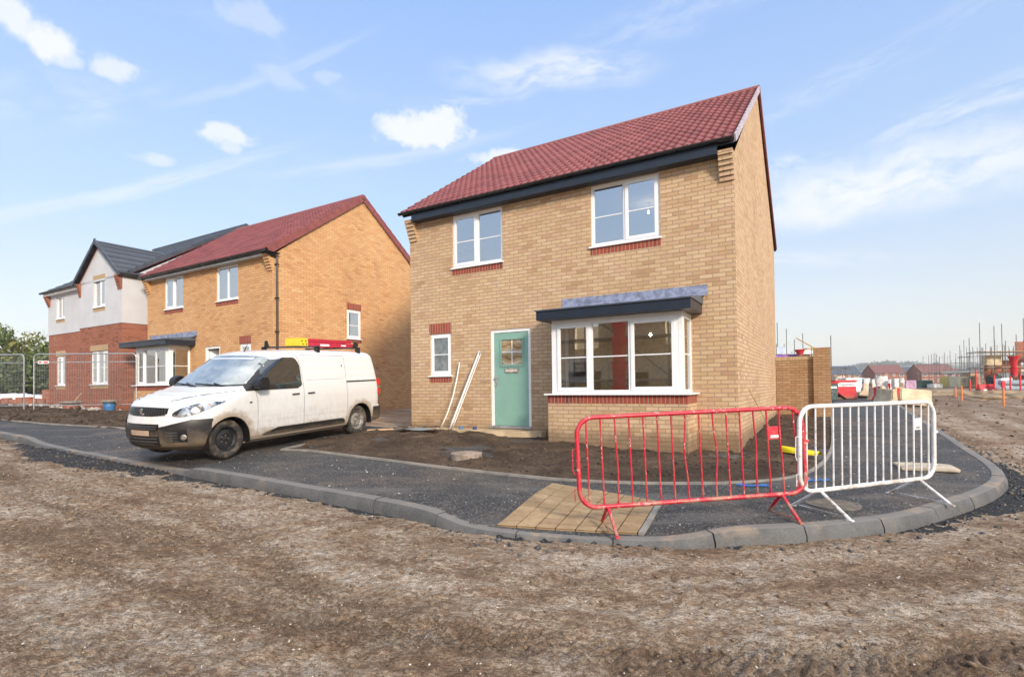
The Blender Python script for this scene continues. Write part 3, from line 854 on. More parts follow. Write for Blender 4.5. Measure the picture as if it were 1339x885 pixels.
def bay(parent, x0, x1, D, zb, zsill, ztop, lights, openers, brick, canopy, bar=.5, soldier=.15, side_bar=True, label=None):
    """square bay window: thing > bay_window > frames, panes, sill, canopy"""
    dm = MB()
    dm.box(x0-.07, x1+.07, -D, -.0, zb, zsill-.033-soldier)
    bw = dm.build('bay_window', brick, parent)
    if label: bw['label'] = label
    g = MB(); g.box(x0-.075, x1+.075, -D-.005, -.001, zsill-.033-soldier+.002, zsill-.032); g.build('brick_sill', M['soldier'], bw)
    g = MB(); g.box(x0-.13, x1+.13, -D-.07, -.002, zsill-.03, zsill); g.build('sill', M['upvc'], bw, bevel=.004)
    # front
    f = MB(); yF = -D+.04; fw = .06
    def rect(MX, a, c, b, d_, lts, ops, gl):
        f.box(a, c, 0, .065, b, b+fw, MX); f.box(a, c, 0, .065, d_-fw, d_, MX); f.box(a, a+fw, 0, .065, b+fw, d_-fw, MX); f.box(c-fw, c, 0, .065, b+fw, d_-fw, MX)
        ms = [a+fw/2]+[a+(c-a)*q for q in lts]+[c-fw/2]
        for q in ms[1:-1]: f.box(q-fw/2, q+fw/2, .001, .064, b+fw, d_-fw, MX)
        for i in range(len(ms)-1):
            p, q, r_, s_ = ms[i]+fw/2, ms[i+1]-fw/2, b+fw, d_-fw
            yg = .03
            if i in ops:
                sb = MB(); s = .052; y_ = -.018
                sb.box(p-.012, q+.012, y_, y_+.05, r_-.012, r_+s, MX); sb.box(p-.012, q+.012, y_, y_+.05, s_-s, s_+.012, MX)
                sb.box(p-.012, p+s, y_, y_+.05, r_+s, s_-s, MX); sb.box(q-s, q+.012, y_, y_+.05, r_+s, s_-s, MX)
                sb.build('sash', M['upvc'], bw, bevel=.004); p += s; q -= s; r_ += s; s_ -= s; yg = .004
            zz = r_+(s_-r_)*bar
            f.box(p, q, yg-.008, yg+.012, zz-.011, zz+.011, MX)
            gg_ = MB(); gg_.quad(*[tuple(MX @ Vector(w_)) for w_ in ((p, yg, r_), (q, yg, r_), (q, yg, s_), (p, yg, s_))]); gg_.build('pane', M[gl], bw)
    rect(frameM((0, yF), (1, 0), (0, 1)), x0+.075, x1-.075, zsill+.001, ztop, lights, openers, 'glass_in')
    # right side and left side (frames run from the corner back to the wall)
    rect(frameM((x1-.001, yF+.075), (0, 1), (-1, 0)), .0, D-.12, zsill+.001, ztop, (), (), 'glass_in')
    rect(frameM((x0+.001, yF+.075), (0, 1), (1, 0)), .0, D-.12, zsill+.001, ztop, (), (), 'glass_in')
    # corner posts, head and inner ledge
    f.box(x0, x0+.0735, yF, yF+.0735, zsill+.001, ztop); f.box(x1-.0735, x1, yF, yF+.0735, zsill+.001, ztop)
    f.box(x0, x1, yF+.002, -.003, ztop+.001, ztop+.10)
    f.build('frame', M['upvc'], bw, bevel=.004)
    g = MB(); g.box(x0+.09, x1-.09, yF+.09, -.004, zsill+.002, zsill+.03); g.build('window_board', M['upvc'], bw)
    # canopy
    cx0, cx1, cd, cz0, cz1, ct = canopy
    g = MB(); g.box(cx0, cx1, -cd, -.002, cz0, cz1); g.build('canopy', M['grey_black'], bw, bevel=.004)
    g = MB()
    g.quad((cx0-.02, -cd-.03, cz1+.012), (cx1+.02, -cd-.03, cz1+.012), (cx1+.02, -.003, ct-.06), (cx0-.02, -.003, ct-.06))
    g.quad((cx0-.02, -cd-.03, cz1-.012), (cx1+.02, -cd-.03, cz1-.012), (cx1+.02, -cd-.03, cz1+.012), (cx0-.02, -cd-.03, cz1+.012))
    g.poly([(cx1+.02, -cd-.03, cz1-.012), (cx1+.02, -.003, cz1-.012), (cx1+.02, -.003, ct-.06), (cx1+.02, -cd-.03, cz1+.012)])
    g.poly([(cx0-.02, -cd-.03, cz1-.012), (cx0-.02, -cd-.03, cz1+.012), (cx0-.02, -.003, ct-.06), (cx0-.02, -.003, cz1-.012)])
    g.quad((cx0-.02, -cd-.03, cz1-.012), (cx0-.02, -.003, cz1-.012), (cx1+.02, -.003, cz1-.012), (cx1+.02, -cd-.03, cz1-.012))
    g.build('canopy_roof', plain('grey_canopy_sheet', (.07,.09,.115), .4), bw)
    g = MB()
    P = []
    n_ = 24
    for j, (yy, zz) in enumerate(((-.16, ct-.062-.022), (-.07, ct-.05), (-.012, ct-.02), (-.008, ct+.13))):
        P.append([(cx0+.12+(cx1+.10-cx0-.12)*i/n_, yy+rnd.uniform(-.002, .0), zz+rnd.uniform(-.006, .006)) for i in range(n_+1)])
    g.grid(P); g.build('lead_flashing', M['lead'], bw, smooth=True)
    return bw

def interior(parent, L, D, zf, zmid, ztop, part_x=None):
    mb = MB()
    mb.box(-L+.12, -.12, .12, D-.12, zf-.1, zf); mb.box(-L+.12, -.12, .12, D-.12, zmid, zmid+.25)
    o = mb.build('floor', M['carpet'], parent)
    mb = MB()
    for (x0, x1, y0, y1, z0, z1) in ((-L+.13, -.13, 3.6, 3.68, zf+.002, zmid-.002), (-L+.13, -.13, 3.4, 3.48, zmid+.252, ztop), (-L+.125, -.125, .2, 3.5, zmid-.03, zmid-.004), (-L+.125, -.125, .2, 3.35, ztop-.05, ztop),
                                     (-.14, -.125, .13, 3.5, zf+.002, zmid-.04), (-L+.125, -L+.14, .13, 3.5, zf+.002, zmid-.04)):
        mb.box(x0, x1, y0, y1, z0, z1)
    for px_ in (part_x or []): mb.box(px_, px_+.09, .13, 3.55, zf+.004, zmid-.034)
    mb.build('room_lining', M['plaster'], parent)

# ================================================================== 1. corner house
hz = .63
h1 = thing('brick_house', 'detached buff brick house with sage green front door and red tiled roof', 'house', (Cx, Cy, 0), RZ)
Lh, Dh, EV = 7.36, 8.0, 5.50
ridge_z = 8.52; slope1 = math.atan2(ridge_z-5.67, Dh/2+.22)
holes = [(-6.08,-4.72,4.21,5.45), (-2.66,-1.29,4.21,5.45), (-6.77,-6.14,1.75,2.76), (-5.06,-4.05,.60,2.75), (-3.12,-.86,1.36,2.70)]
mb = MB()
panel(mb, (0, 0), (1, 0), (0, 1), -Lh, 0, -.2, EV, holes, t=.10)
panel(mb, (0, 0), (0, 1), (-1, 0), 0, Dh, -.2, EV)
mb.poly([(0, 0, EV), (0, Dh, EV), (0, Dh/2, ridge_z-.06)])
panel(mb, (-Lh, Dh), (0, -1), (1, 0), 0, Dh, -.2, EV)
mb.poly([(-Lh, Dh, EV), (-Lh, 0, EV), (-Lh, Dh/2, ridge_z-.06)])
panel(mb, (0, Dh), (-1, 0), (0, -1), 0, Lh, -.2, EV)
# gable ends carried out on stepped bricks
corbel(mb, -.235, .003, 5.03, 5.52); corbel(mb, -Lh-.003, -Lh+.235, 5.03, 5.52)
wall1 = mb.build('wall', M['buff'], h1)
# inner leaf so the openings have depth
mb = MB(); panel(mb, (0, .11), (1, 0), (0, 1), -Lh+.05, -.05, .2, 5.5, [(a+.01, c-.01, z0+.01, z1-.01) for a, c, z0, z1 in holes], t=.12, back=True)
mb.build('inner_leaf', M['plaster'], h1)
interior(h1, Lh, Dh, hz, 3.05, 5.48, part_x=[-3.75])
r1 = pantiles('roof', M['redtile'], h1, -Lh-.06, .04, -.23, 5.685, Dh/2+.23, slope1)
rb = MB(); flat_pitch(rb, -Lh-.05, .045, Dh+.22, 5.60, Dh/2, ridge_z+.02); rb.build('rear_pitch', M['redtile'], r1)
rb = MB(); flat_pitch(rb, -Lh-.03, .02, -.20, 5.65, Dh/2, ridge_z-.035); rb.build('roof_felt', M['grey_black'], r1)
verge('verge_tiles', M['verge_lilac'], r1, .035, -.21, 5.665, Dh/2, ridge_z+.0, w=.03, h=.13, up=.055)
verge('verge_tiles', M['verge_red'], r1, .035, Dh+.20, 5.62, Dh/2, ridge_z+.0, w=.035, h=.14, up=.05)
verge('verge_tiles', M['verge_red'], r1, -Lh-.065, -.21, 5.665, Dh/2, ridge_z, w=.03, h=.12, up=.05)
ridge('ridge_tiles', M['verge_red'], r1, -Lh-.07, .07, Dh/2, ridge_z+.04)
mb = MB(); mb.box(-Lh+.24, -.24, -.225, -.20, 5.455, 5.66); mb.box(-Lh+.24, -.24, -.199, -.002, 5.455, 5.47); mb.build('fascia', M['grey_black'], h1, bevel=.003)
gutter('gutter', h1, -Lh-.1, .02, -.275, 5.675, r=.052)
kw = dict(lights=[.5], bar=.48, soldier=.13)
window(h1, FR, -6.08, -4.72, 4.24, 5.45, openers=(0,), **kw)
window(h1, FR, -2.66, -1.29, 4.24, 5.45, openers=(1,), **kw)
window(h1, FR, -6.77, -6.14, 1.78, 2.76, [], openers=(0,), glass='obscure', bar=.5, soldier=.13, lintel=.24)
# door
db_ = MB()
db_.box(-5.06, -4.99, .02, .09, .63, 2.75); db_.box(-4.12, -4.05, .02, .09, .63, 2.75); db_.box(-4.99, -4.12, .02, .09, 2.68, 2.75); 
df = db_.build('door_frame', M['upvc'], h1, bevel=.004)
mb = MB(); mb.box(-5.08, -4.03, -.02, .085, .60, .655); mb.build('threshold', M['galv'], df, bevel=.003)
mb = MB()
gx0, gx1, gz0, gz1 = -4.80, -4.27, 1.97, 2.53
for q in ((-4.985, gx0, .66, 2.675), (gx1, -4.125, .66, 2.675), (gx0, gx1, .66, gz0), (gx0, gx1, gz1, 2.675)): mb.box(q[0], q[1], .035, .08, q[2], q[3])
door = mb.build('door', M['door'], h1)
mb = MB()
for q in ((gx0-.035, gx1+.035, gz0-.035, gz0+.012), (gx0-.035, gx1+.035, gz1-.012, gz1+.035), (gx0-.035, gx0+.012, gz0+.012, gz1-.012), (gx1-.012, gx1+.035, gz0+.012, gz1-.012)): mb.box(q[0], q[1], .022, .0348, q[2], q[3])
mb.build('glazing_trim', M['door'], door, bevel=.004)
# patterned glass light
m, n, b = newmat('patterned_door_glass')
co = n.coord()
wv = n.add('ShaderNodeTexWave', wave_type='RINGS'); n.sock(wv.inputs['Vector'], n.mapping(co, loc=(4.85, 0, -1.9), scale=(1, 0, .55)))
wv.inputs['Scale'].default_value = 2.2; wv.inputs['Distortion'].default_value = 7; wv.inputs['Detail'].default_value = 2
c = n.ramp(wv.outputs['Fac'], [(0,(.26,.17,.09)), (.4,(.46,.34,.20)), (.7,(.34,.24,.13)), (1,(.52,.45,.35))])
n.sock(b.inputs['Base Color'], c); b.inputs['Roughness'].default_value = .12; n.sock(b.inputs['Normal'], n.bump(wv.outputs['Fac'], .5, .01))
mb = MB(); mb.quad((gx0, .05, gz0), (gx1, .05, gz0), (gx1, .05, gz1), (gx0, .05, gz1)); mb.build('door_glass', m, door)
mb = MB(); cxm, czm = (gx0+gx1)/2, (gz0+gz1)/2; mb.box(cxm-.01, cxm+.01, .04, .048, gz0+.012, gz1-.012); mb.box(gx0+.012, gx1-.012, .0405, .0475, czm-.01, czm+.01); mb.build('glazing_bar', M['upvc'], door)
mb = MB(); mb.box(-4.71, -4.37, .018, .0345, 1.80, 1.905); lb = mb.build('letterbox', M['steel'], door, bevel=.004)
mb = MB(); mb.box(-4.685, -4.395, .012, .0175, 1.825, 1.88); mb.build('letterbox_flap', plain('pale_brass', (.75,.66,.55), .3, metal=.4), lb)
mb = MB(); mb.box(-4.965, -4.925, .018, .0345, 1.52, 1.76); mb.tube([(-4.945, .02, 1.70), (-4.945, -.03, 1.70), (-4.93, -.038, 1.70), (-4.83, -.038, 1.70)], .010); mb.build('handle', M['steel'], door, bevel=.002)
bay(h1, -3.22, -.76, .72, -.1, 1.36, 2.70, [.315, .635], (0, 2), M['buff'], (-3.42, -.57, .93, 2.75, 2.93, 3.14), label='square white bay window with flat dark canopy and red brick sill')
# little vent and pipe cover below the bell push
mb = MB(); mb.box(-5.24, -5.19, -.012, -.001, 1.62, 1.67); mb.build('bell_push', M['steel'], h1, bevel=.003)

# ================================================================== 2. middle house
C2x, C2y = -7.053, 15.70
h2 = thing('brick_house', 'buff brick house behind the white van with black downpipe on its gable corner', 'house', (C2x, C2y, 0), RZ)
L2h, D2, EV2 = 7.27, 7.1, 5.50
rz2 = 8.27; sl2 = math.atan2(rz2-5.60, D2/2+.22)
holes2 = [(-6.08,-4.88,4.33,5.46), (-2.90,-1.72,4.33,5.46), (-1.66,-1.08,1.9,2.93), (-3.56,-2.70,.75,2.93), (-6.4,-4.6,1.70,2.9)]
gh = [(2.82, 3.46, 3.19, 4.22)]
mb = MB()
panel(mb, (0, 0), (1, 0), (0, 1), -L2h, 0, -.1, EV2, holes2, t=.10)
panel(mb, (0, 0), (0, 1), (-1, 0), 0, D2, -.1, EV2, gh, t=.08)
mb.poly([(0, 0, EV2), (0, D2, EV2), (0, D2/2, rz2-.06)])
panel(mb, (-L2h, D2), (0, -1), (1, 0), 0, D2, -.1, EV2); mb.poly([(-L2h, D2, EV2), (-L2h, 0, EV2), (-L2h, D2/2, rz2-.06)])
panel(mb, (0, D2), (-1, 0), (0, -1), 0, L2h, -.1, EV2)
corbel(mb, -.235, .003, 5.03, 5.52); corbel(mb, -L2h-.003, -L2h+.235, 5.03, 5.52)
mb.build('wall', M['buff2'], h2)
mb = MB(); panel(mb, (0, .11), (1, 0), (0, 1), -L2h+.05, -.05, .2, 5.5, [(a+.01, c-.01, z0+.01, z1-.01) for a, c, z0, z1 in holes2], t=.12, back=True)
mb.build('inner_leaf', M['plaster'], h2)
interior(h2, L2h, D2, .75, 3.15, 5.48, part_x=[-3.9])
r2_ = pantiles('roof', M['redtile'], h2, -L2h-.05, .04, -.23, 5.62, D2/2+.23, sl2)
rb = MB(); flat_pitch(rb, -L2h-.05, .045, D2+.22, 5.60, D2/2, rz2+.02); rb.build('rear_pitch', M['redtile'], r2_)
rb = MB(); flat_pitch(rb, -L2h-.03, .02, -.20, 5.585, D2/2, rz2-.035); rb.build('roof_felt', M['grey_black'], r2_)
verge('verge_tiles', M['verge_red'], r2_, .035, -.21, 5.62, D2/2, rz2+.02, w=.045, h=.22, up=.06, unit=.33)
verge('verge_tiles', M['verge_red'], r2_, .035, D2+.20, 5.62, D2/2, rz2+.02, w=.045, h=.22, up=.06, unit=.33)
verge('verge_tiles', M['verge_red'], r2_, -L2h-.07, -.21, 5.60, D2/2, rz2, w=.03, h=.14, up=.05)
for ya, yb in ((-.2, D2/2), (D2+.2, D2/2)):
    verge('verge_mortar', M['verge_buff'], r2_, .004, ya, 5.47, yb, rz2-.12, w=.02, h=.07, up=.02, unit=4.5)
ridge('ridge_tiles', M['verge_red'], r2_, -L2h-.07, .09, D2/2, rz2+.04)
M['fascia_pale'] = plain('pale_grey_fascia', (.46,.48,.49), .5)
mb = MB(); mb.box(-L2h+.24, -.24, -.20, -.175, 5.465, 5.60); mb.box(-L2h+.24, -.24, -.174, -.002, 5.465, 5.48); mb.build('fascia', M['fascia_pale'], h2, bevel=.003)
gut2 = gutter('gutter', h2, -L2h-.1, .10, -.265, 5.60)
mb = MB(); mb.tube([(.05, -.265, 5.53), (.05, -.25, 5.50), (.06, .0, 5.47), (.065, .12, 5.45)], .034, 10); mb.tube([(.065, .10, 5.50), (.065, .10, .7)], .034, 10)
mb.box(-.02, .13, -.34, .16, 5.53, 5.56)
for zz in (5.2, 4.2, 3.2, 2.2, 1.3): mb.box(.0, .11, .055, .145, zz, zz+.03)
mb.build('downpipe', M['gutter'], h2)
window(h2, FR, -6.08, -4.88, 4.36, 5.46, openers=(0,), net=True, lights=[.5], soldier=.13)
window(h2, FR, -2.90, -1.72, 4.36, 5.46, openers=(), net=True, lights=[.5], soldier=.13)
window(h2, FR, -1.66, -1.08, 1.93, 2.93, [], openers=(0,), soldier=.13, lintel=.24)
MG = frameM((0, 0), (0, 1), (-1, 0))
window(h2, MG, 2.82, 3.46, 3.22, 4.22, [], openers=(0,), bar=.45, soldier=.11, lintel=.22)
mb = MB(); mb.box(-3.56, -3.48, .02, .09, .75, 2.93); mb.box(-2.78, -2.70, .02, .09, .75, 2.93); mb.box(-3.48, -2.78, .02, .09, 2.85, 2.93); df2 = mb.build('door_frame', M['upvc'], h2, bevel=.004)
# white door standing ajar inside the opening
mb = MB(); MD = Matrix.Translation((-3.47, .10, 0)) @ Matrix.Rotation(radians(52), 4, 'Z'); mb.box(0, .72, 0, .045, .76, 2.83, MD); dd = mb.build('door', M['upvc'], h2, bevel=.004)
mb = MB(); mb.box(.60, .66, -.05, -.002, 1.75, 1.95, MD); mb.build('handle', M['steel'], dd)
bay(h2, -6.60, -4.44, .72, -.1, 1.70, 2.94, [.26, .62], (0, 2), M['buff2'], (-7.2, -4.12, .95, 3.0, 3.17, 3.36), label='white bay window with grey canopy beside the van')

# ================================================================== 3. rendered house at the left
C3x, C3y = -14.16, 19.30
h3 = thing('rendered_house', 'red brick and white rendered house with dark grey roofs at the far left', 'house', (C3x, C3y, 0), RZ)
W3, X3, Y3 = 3.45, 7.62, .40           # gabled wing width, whole width, setback of the left part
ZR = 4.0; E3z = 5.80; apex3 = 7.15
hw = [(-2.52,-1.08,1.75,3.05)]; hw2 = [(-2.23,-1.27,4.68,5.78)]
hl = [(-6.85,-5.92,1.75,3.05)]; hl2 = [(-6.78,-5.94,4.62,5.62)]
mb = MB()
panel(mb, (0, 0), (1, 0), (0, 1), -W3, 0, .2, ZR, hw, t=.09)
panel(mb, (0, 0), (0, 1), (-1, 0), 0, 9.2, .2, ZR)
panel(mb, (-W3, Y3), (0, -1), (1, 0), 0, Y3, .2, ZR)
panel(mb, (0, Y3), (1, 0), (0, 1), -X3, -W3, .2, ZR, hl, t=.09)
panel(mb, (-X3, 9.2), (0, -1), (1, 0), 0, 9.2-Y3, .2, ZR)
w3 = mb.build('wall', M['redbrick'], h3)
mb = MB(); pr_ = .018
panel(mb, (0, -pr_), (1, 0), (0, 1), -W3-pr_, pr_, ZR, E3z-.1, hw2, t=.11)
mb.poly([(-W3-pr_, -pr_, E3z-.1), (pr_, -pr_, E3z-.1), (-W3/2, -pr_, apex3-.05)])
panel(mb, (pr_, 0), (0, 1), (-1, 0), -pr_, 9.2, ZR, E3z)
mb.poly([(pr_, 0.4, E3z), (pr_, 9.2, E3z), (pr_, 4.78, 8.65)])
panel(mb, (-W3-pr_, Y3), (0, -1), (1, 0), 0, Y3+pr_, ZR, E3z)
panel(mb, (0, Y3-pr_), (1, 0), (0, 1), -X3-pr_, -W3-pr_, ZR, E3z-.1, hl2, t=.11)
panel(mb, (-X3-pr_, 9.2), (0, -1), (1, 0), 0, 9.2-Y3+pr_, ZR, E3z)
mb.poly([(-X3-pr_, 9.2, E3z), (-X3-pr_, .4, E3z), (-X3-pr_, 4.78, 8.65)])
mb.quad((-W3-pr_, -pr_, ZR), (pr_, -pr_, ZR), (pr_, .0, ZR), (-W3-pr_, 0, ZR))
mb.build('rendered_wall', M['render'], h3)
mb = MB(); mb.box(-X3+.2, -.2, .7, 8.9, .8, .9); mb.box(-X3+.2, -.2, .7, 8.9, 3.3, 3.5); mb.build('floor', M['carpet'], h3)
mb = MB(); mb.box(-X3+.2, -.2, 3.4, 3.5, .9, 3.3); mb.box(-X3+.2, -.2, 3.2, 3.3, 3.5, 5.7); mb.build('room_lining', M['plaster'], h3)
for a_ in ((-.26, .022, 5.22, 5.74, 6, .14, -pr_), (-W3-.022, -W3+.17, 5.22, 5.74, 6, .10, -pr_), (-X3-.022, -X3+.22, 5.25, 5.72, 6, .18, Y3-pr_)):
    mb = MB(); corbel(mb, *a_); mb.build('brick_corbel', M['redbrick'], h3)
# cross-wing roof: ridge runs back along y
sw_ = math.atan2(apex3-E3z+.02, W3/2+.14)
def wing_pitch(s):
    V = []; F = []; rows = 6; ny_ = 40
    for r in range(rows):
        a = r/rows; b_ = (r+1)/rows+.02; st = len(V)
        for (t_, lift) in ((a, .002), (a, .034), (b_, .006)):
            for i in range(ny_):
                yy = -.16+(4.2)*i/(ny_-1)
                xx = -W3/2+s*(W3/2+.14)*(1-t_); zz = E3z-.02+(apex3-E3z+.06)*t_
                V.append((xx+s*sin(sw_)*lift, yy, zz+cos(sw_)*lift))
        for k in range(2):
            for i in range(ny_-1):
                q = st+k*ny_+i; F.append((q, q+1, q+1+ny_, q+ny_))
    return V, F
V1, F1 = wing_pitch(1); V2, F2 = wing_pitch(-1)
r3 = mesh_np('wing_roof', V1+V2, F1+[tuple(q+len(V1) for q in f) for f in F2], M['greytile'], h3)
mb = MB()
for s in (1, -1):
    for k in range(6):
        a, b_ = k/6, (k+1)/6+.03
        def q3(t_, dz, yy): return (-W3/2+s*(W3/2+.14)*(1-t_), yy, E3z-.02+(apex3-E3z+.06)*t_+dz)
        for yy0, yy1 in ((-.20, -.15),):
            mb.poly([q3(a, -.09, yy0), q3(b_, -.09, yy0), q3(b_, .05, yy0), q3(a, .065, yy0)]); mb.poly([q3(a, .065, yy0), q3(b_, .05, yy0), q3(b_, .05, yy1), q3(a, .065, yy1)])
            mb.poly([q3(a, -.09, yy0), q3(a, .065, yy0), q3(a, .065, yy1), q3(a, -.09, yy1)])
mb.build('verge_tiles', M['greytile'], r3)
mb = MB(); arc = [(-W3/2+.11*cos(t), apex3+.0+.08*sin(t)) for t in np.linspace(0, pi, 7)]
k = -.18
while k < 3.6: mb.prism(arc, 'y', k, k+.44); k += .45
mb.build('ridge_tiles', M['greytile'], r3)
mb = MB()   # red undercloak along the gable
for s in (1, -1):
    a0 = (-W3/2+s*(W3/2+.05), E3z-.14); a1 = (-W3/2, apex3-.09)
    mb.poly([(a0[0], -pr_-.006, a0[1]), (a1[0], -pr_-.006, a1[1]), (a1[0], -pr_-.006, a1[1]+.07), (a0[0], -pr_-.006, a0[1]+.09)][::(1 if s < 0 else -1)])
mb.build('undercloak', M['verge_red'], r3)
# main roof, ridge along x, right gable above the middle house
slm = math.atan2(8.76-5.86, 4.38+.22)
rm = pantiles('roof', M['greytile'], h3, -X3-.1, .10, Y3-.24, 5.84, 4.38+.22, slm, wave=.30, amp=.012, gauge=.32)
rb = MB(); flat_pitch(rb, -X3-.1, .10, 9.4, 5.84, 4.76, 8.74); rb.build('rear_pitch', M['greytile'], rm)
verge('verge_tiles', M['greytile'], rm, .09, Y3-.22, 5.86, 4.78, 8.76, w=.05, h=.12, up=.06)
verge('bargeboard', M['verge_red'], rm, .095, Y3-.22, 5.78, 4.78, 8.68, w=.03, h=.05, up=.03, unit=5)
ridge('ridge_tiles', M['greytile'], rm, -X3-.1, .14, 4.76, 8.78)
mb = MB(); mb.box(-X3-.02, -W3-.02, Y3-.20, Y3-.18, 5.70, 5.84); mb.box(-X3-.02, -W3-.02, Y3-.18, Y3-.02, 5.70, 5.712); mb.build('fascia', M['upvc'], h3)
gutter('gutter', h3, -X3-.12, -W3-.03, Y3-.27, 5.84)
mb = MB(); mb.prism([(.10+.05*cos(t), E3z-.08+.05*sin(t)) for t in np.linspace(pi, 2*pi, 8)], 'y', -.1, 1.3); mb.tube([(.10, .9, E3z-.12), (.10, .9, E3z-.5)], .034); mb.build('gutter', M['gutter'], h3)
kb3 = dict(soldier=.13, lintel=.22, label='white casement with buff brick head and sill', set_=.05)
window(h3, FR, -2.52, -1.08, 1.78, 3.05, [.36, .68], openers=(0, 2), bar=.5, **kb3)
window(h3, frameM((0, -pr_), (1, 0), (0, 1)), -2.23, -1.27, 4.71, 5.78, [.5], openers=(1,), **{**kb3, 'lintel': .16, 'net': True})
window(h3, frameM((0, Y3), (1, 0), (0, 1)), -6.85, -5.92, 1.78, 3.05, [.5], openers=(0,), bar=.5, **kb3)
window(h3, frameM((0, Y3-pr_), (1, 0), (0, 1)), -6.78, -5.94, 4.65, 5.62, [.5], openers=(1,), **{**kb3, 'lintel': None, 'net': True})

# ================================================================== garden wall with pier
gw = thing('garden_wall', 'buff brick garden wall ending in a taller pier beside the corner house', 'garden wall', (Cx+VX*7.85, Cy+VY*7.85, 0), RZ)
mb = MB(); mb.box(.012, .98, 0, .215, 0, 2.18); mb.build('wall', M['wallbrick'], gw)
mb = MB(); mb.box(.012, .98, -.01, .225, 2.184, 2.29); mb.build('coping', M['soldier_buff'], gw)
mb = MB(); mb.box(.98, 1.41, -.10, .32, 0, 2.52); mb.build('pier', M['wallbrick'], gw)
# ================================================================== white van
#        z     xF    W     L    n
VT = np.array([
 (.21, .26, .80, .66, 2.1), (.26, .15, .87, .72, 2.15), (.32, .105,.915,.76, 2.15), (.45, .072,.94, .80, 2.15), (.58, .06,  .948,.80, 2.15),
 (.68, .072,.955,.80, 2.15), (.76, .095,.96, .82, 2.15), (.86, .115,.96, .82, 2.15), (.94, .14, .96, .84, 2.15), (1.00,.20, .96, .85, 2.2), (1.05,.31,.957,.84, 2.25),
 (1.10,.47, .955,.82, 2.3), (1.15,.68, .95, .76, 2.5), (1.19,.88, .945,.66, 2.6), (1.23,.99, .94, .60, 2.7), (1.30,1.08,.925,.60,2.7), (1.45,1.29,.90,.58,2.7),
 (1.60,1.50,.872,.56,2.7), (1.74,1.70,.843,.55,2.6), (1.81,1.82,.82,.55,2.5), (1.86,1.97,.785,.60,2.4), (1.89,2.15,.73,.70,2.2), (1.912,2.45,.62,.8,2.1), (1.922,2.8,.45,.9,2.0)])
zt = np.concatenate([np.linspace(.21, 1.9, 64), [1.912, 1.922]]); zt = np.unique(np.round(np.concatenate([zt, VT[:, 0]]), 4))
def smooth_tab():
    out = [zt]
    for c in range(1, 5):
        y = np.interp(zt, VT[:, 0], VT[:, c])
        k = np.array([1, 2, 3, 2, 1.]); k /= k.sum(); yp = np.pad(y, 2, mode='reflect', reflect_type='odd'); out.append(np.convolve(yp, k, 'valid'))
    return np.array(out).T
TT = smooth_tab()
def vq(z): return [float(np.interp(z, TT[:, 0], TT[:, c])) for c in range(1, 5)]
def xR(z): return float(np.interp(z, [.2, .3, .45, .62, .66, 1.0, 1.5, 1.8, 1.87, 1.90, 1.922], [4.86, 4.97, 5.0, 5.0, 4.95, 4.95, 4.90, 4.85, 4.78, 4.66, 4.3]))
def hw(x, z, off=0):
    xF, Wd, L, n_ = vq(z); xF -= off; Wd += off
    if x <= xF: return 0
    if x >= xF+L: return Wd
    return Wd*(1-(1-(x-xF)/L)**n_)**(1/n_)
def pphi(phi, z, off=0):
    xF, Wd, L, n_ = vq(z); s = 1 if phi >= 0 else -1; p = abs(phi)
    return (xF-off+L*(1-cos(p)**(2/n_)), -s*(Wd+off)*sin(p)**(2/n_), z)
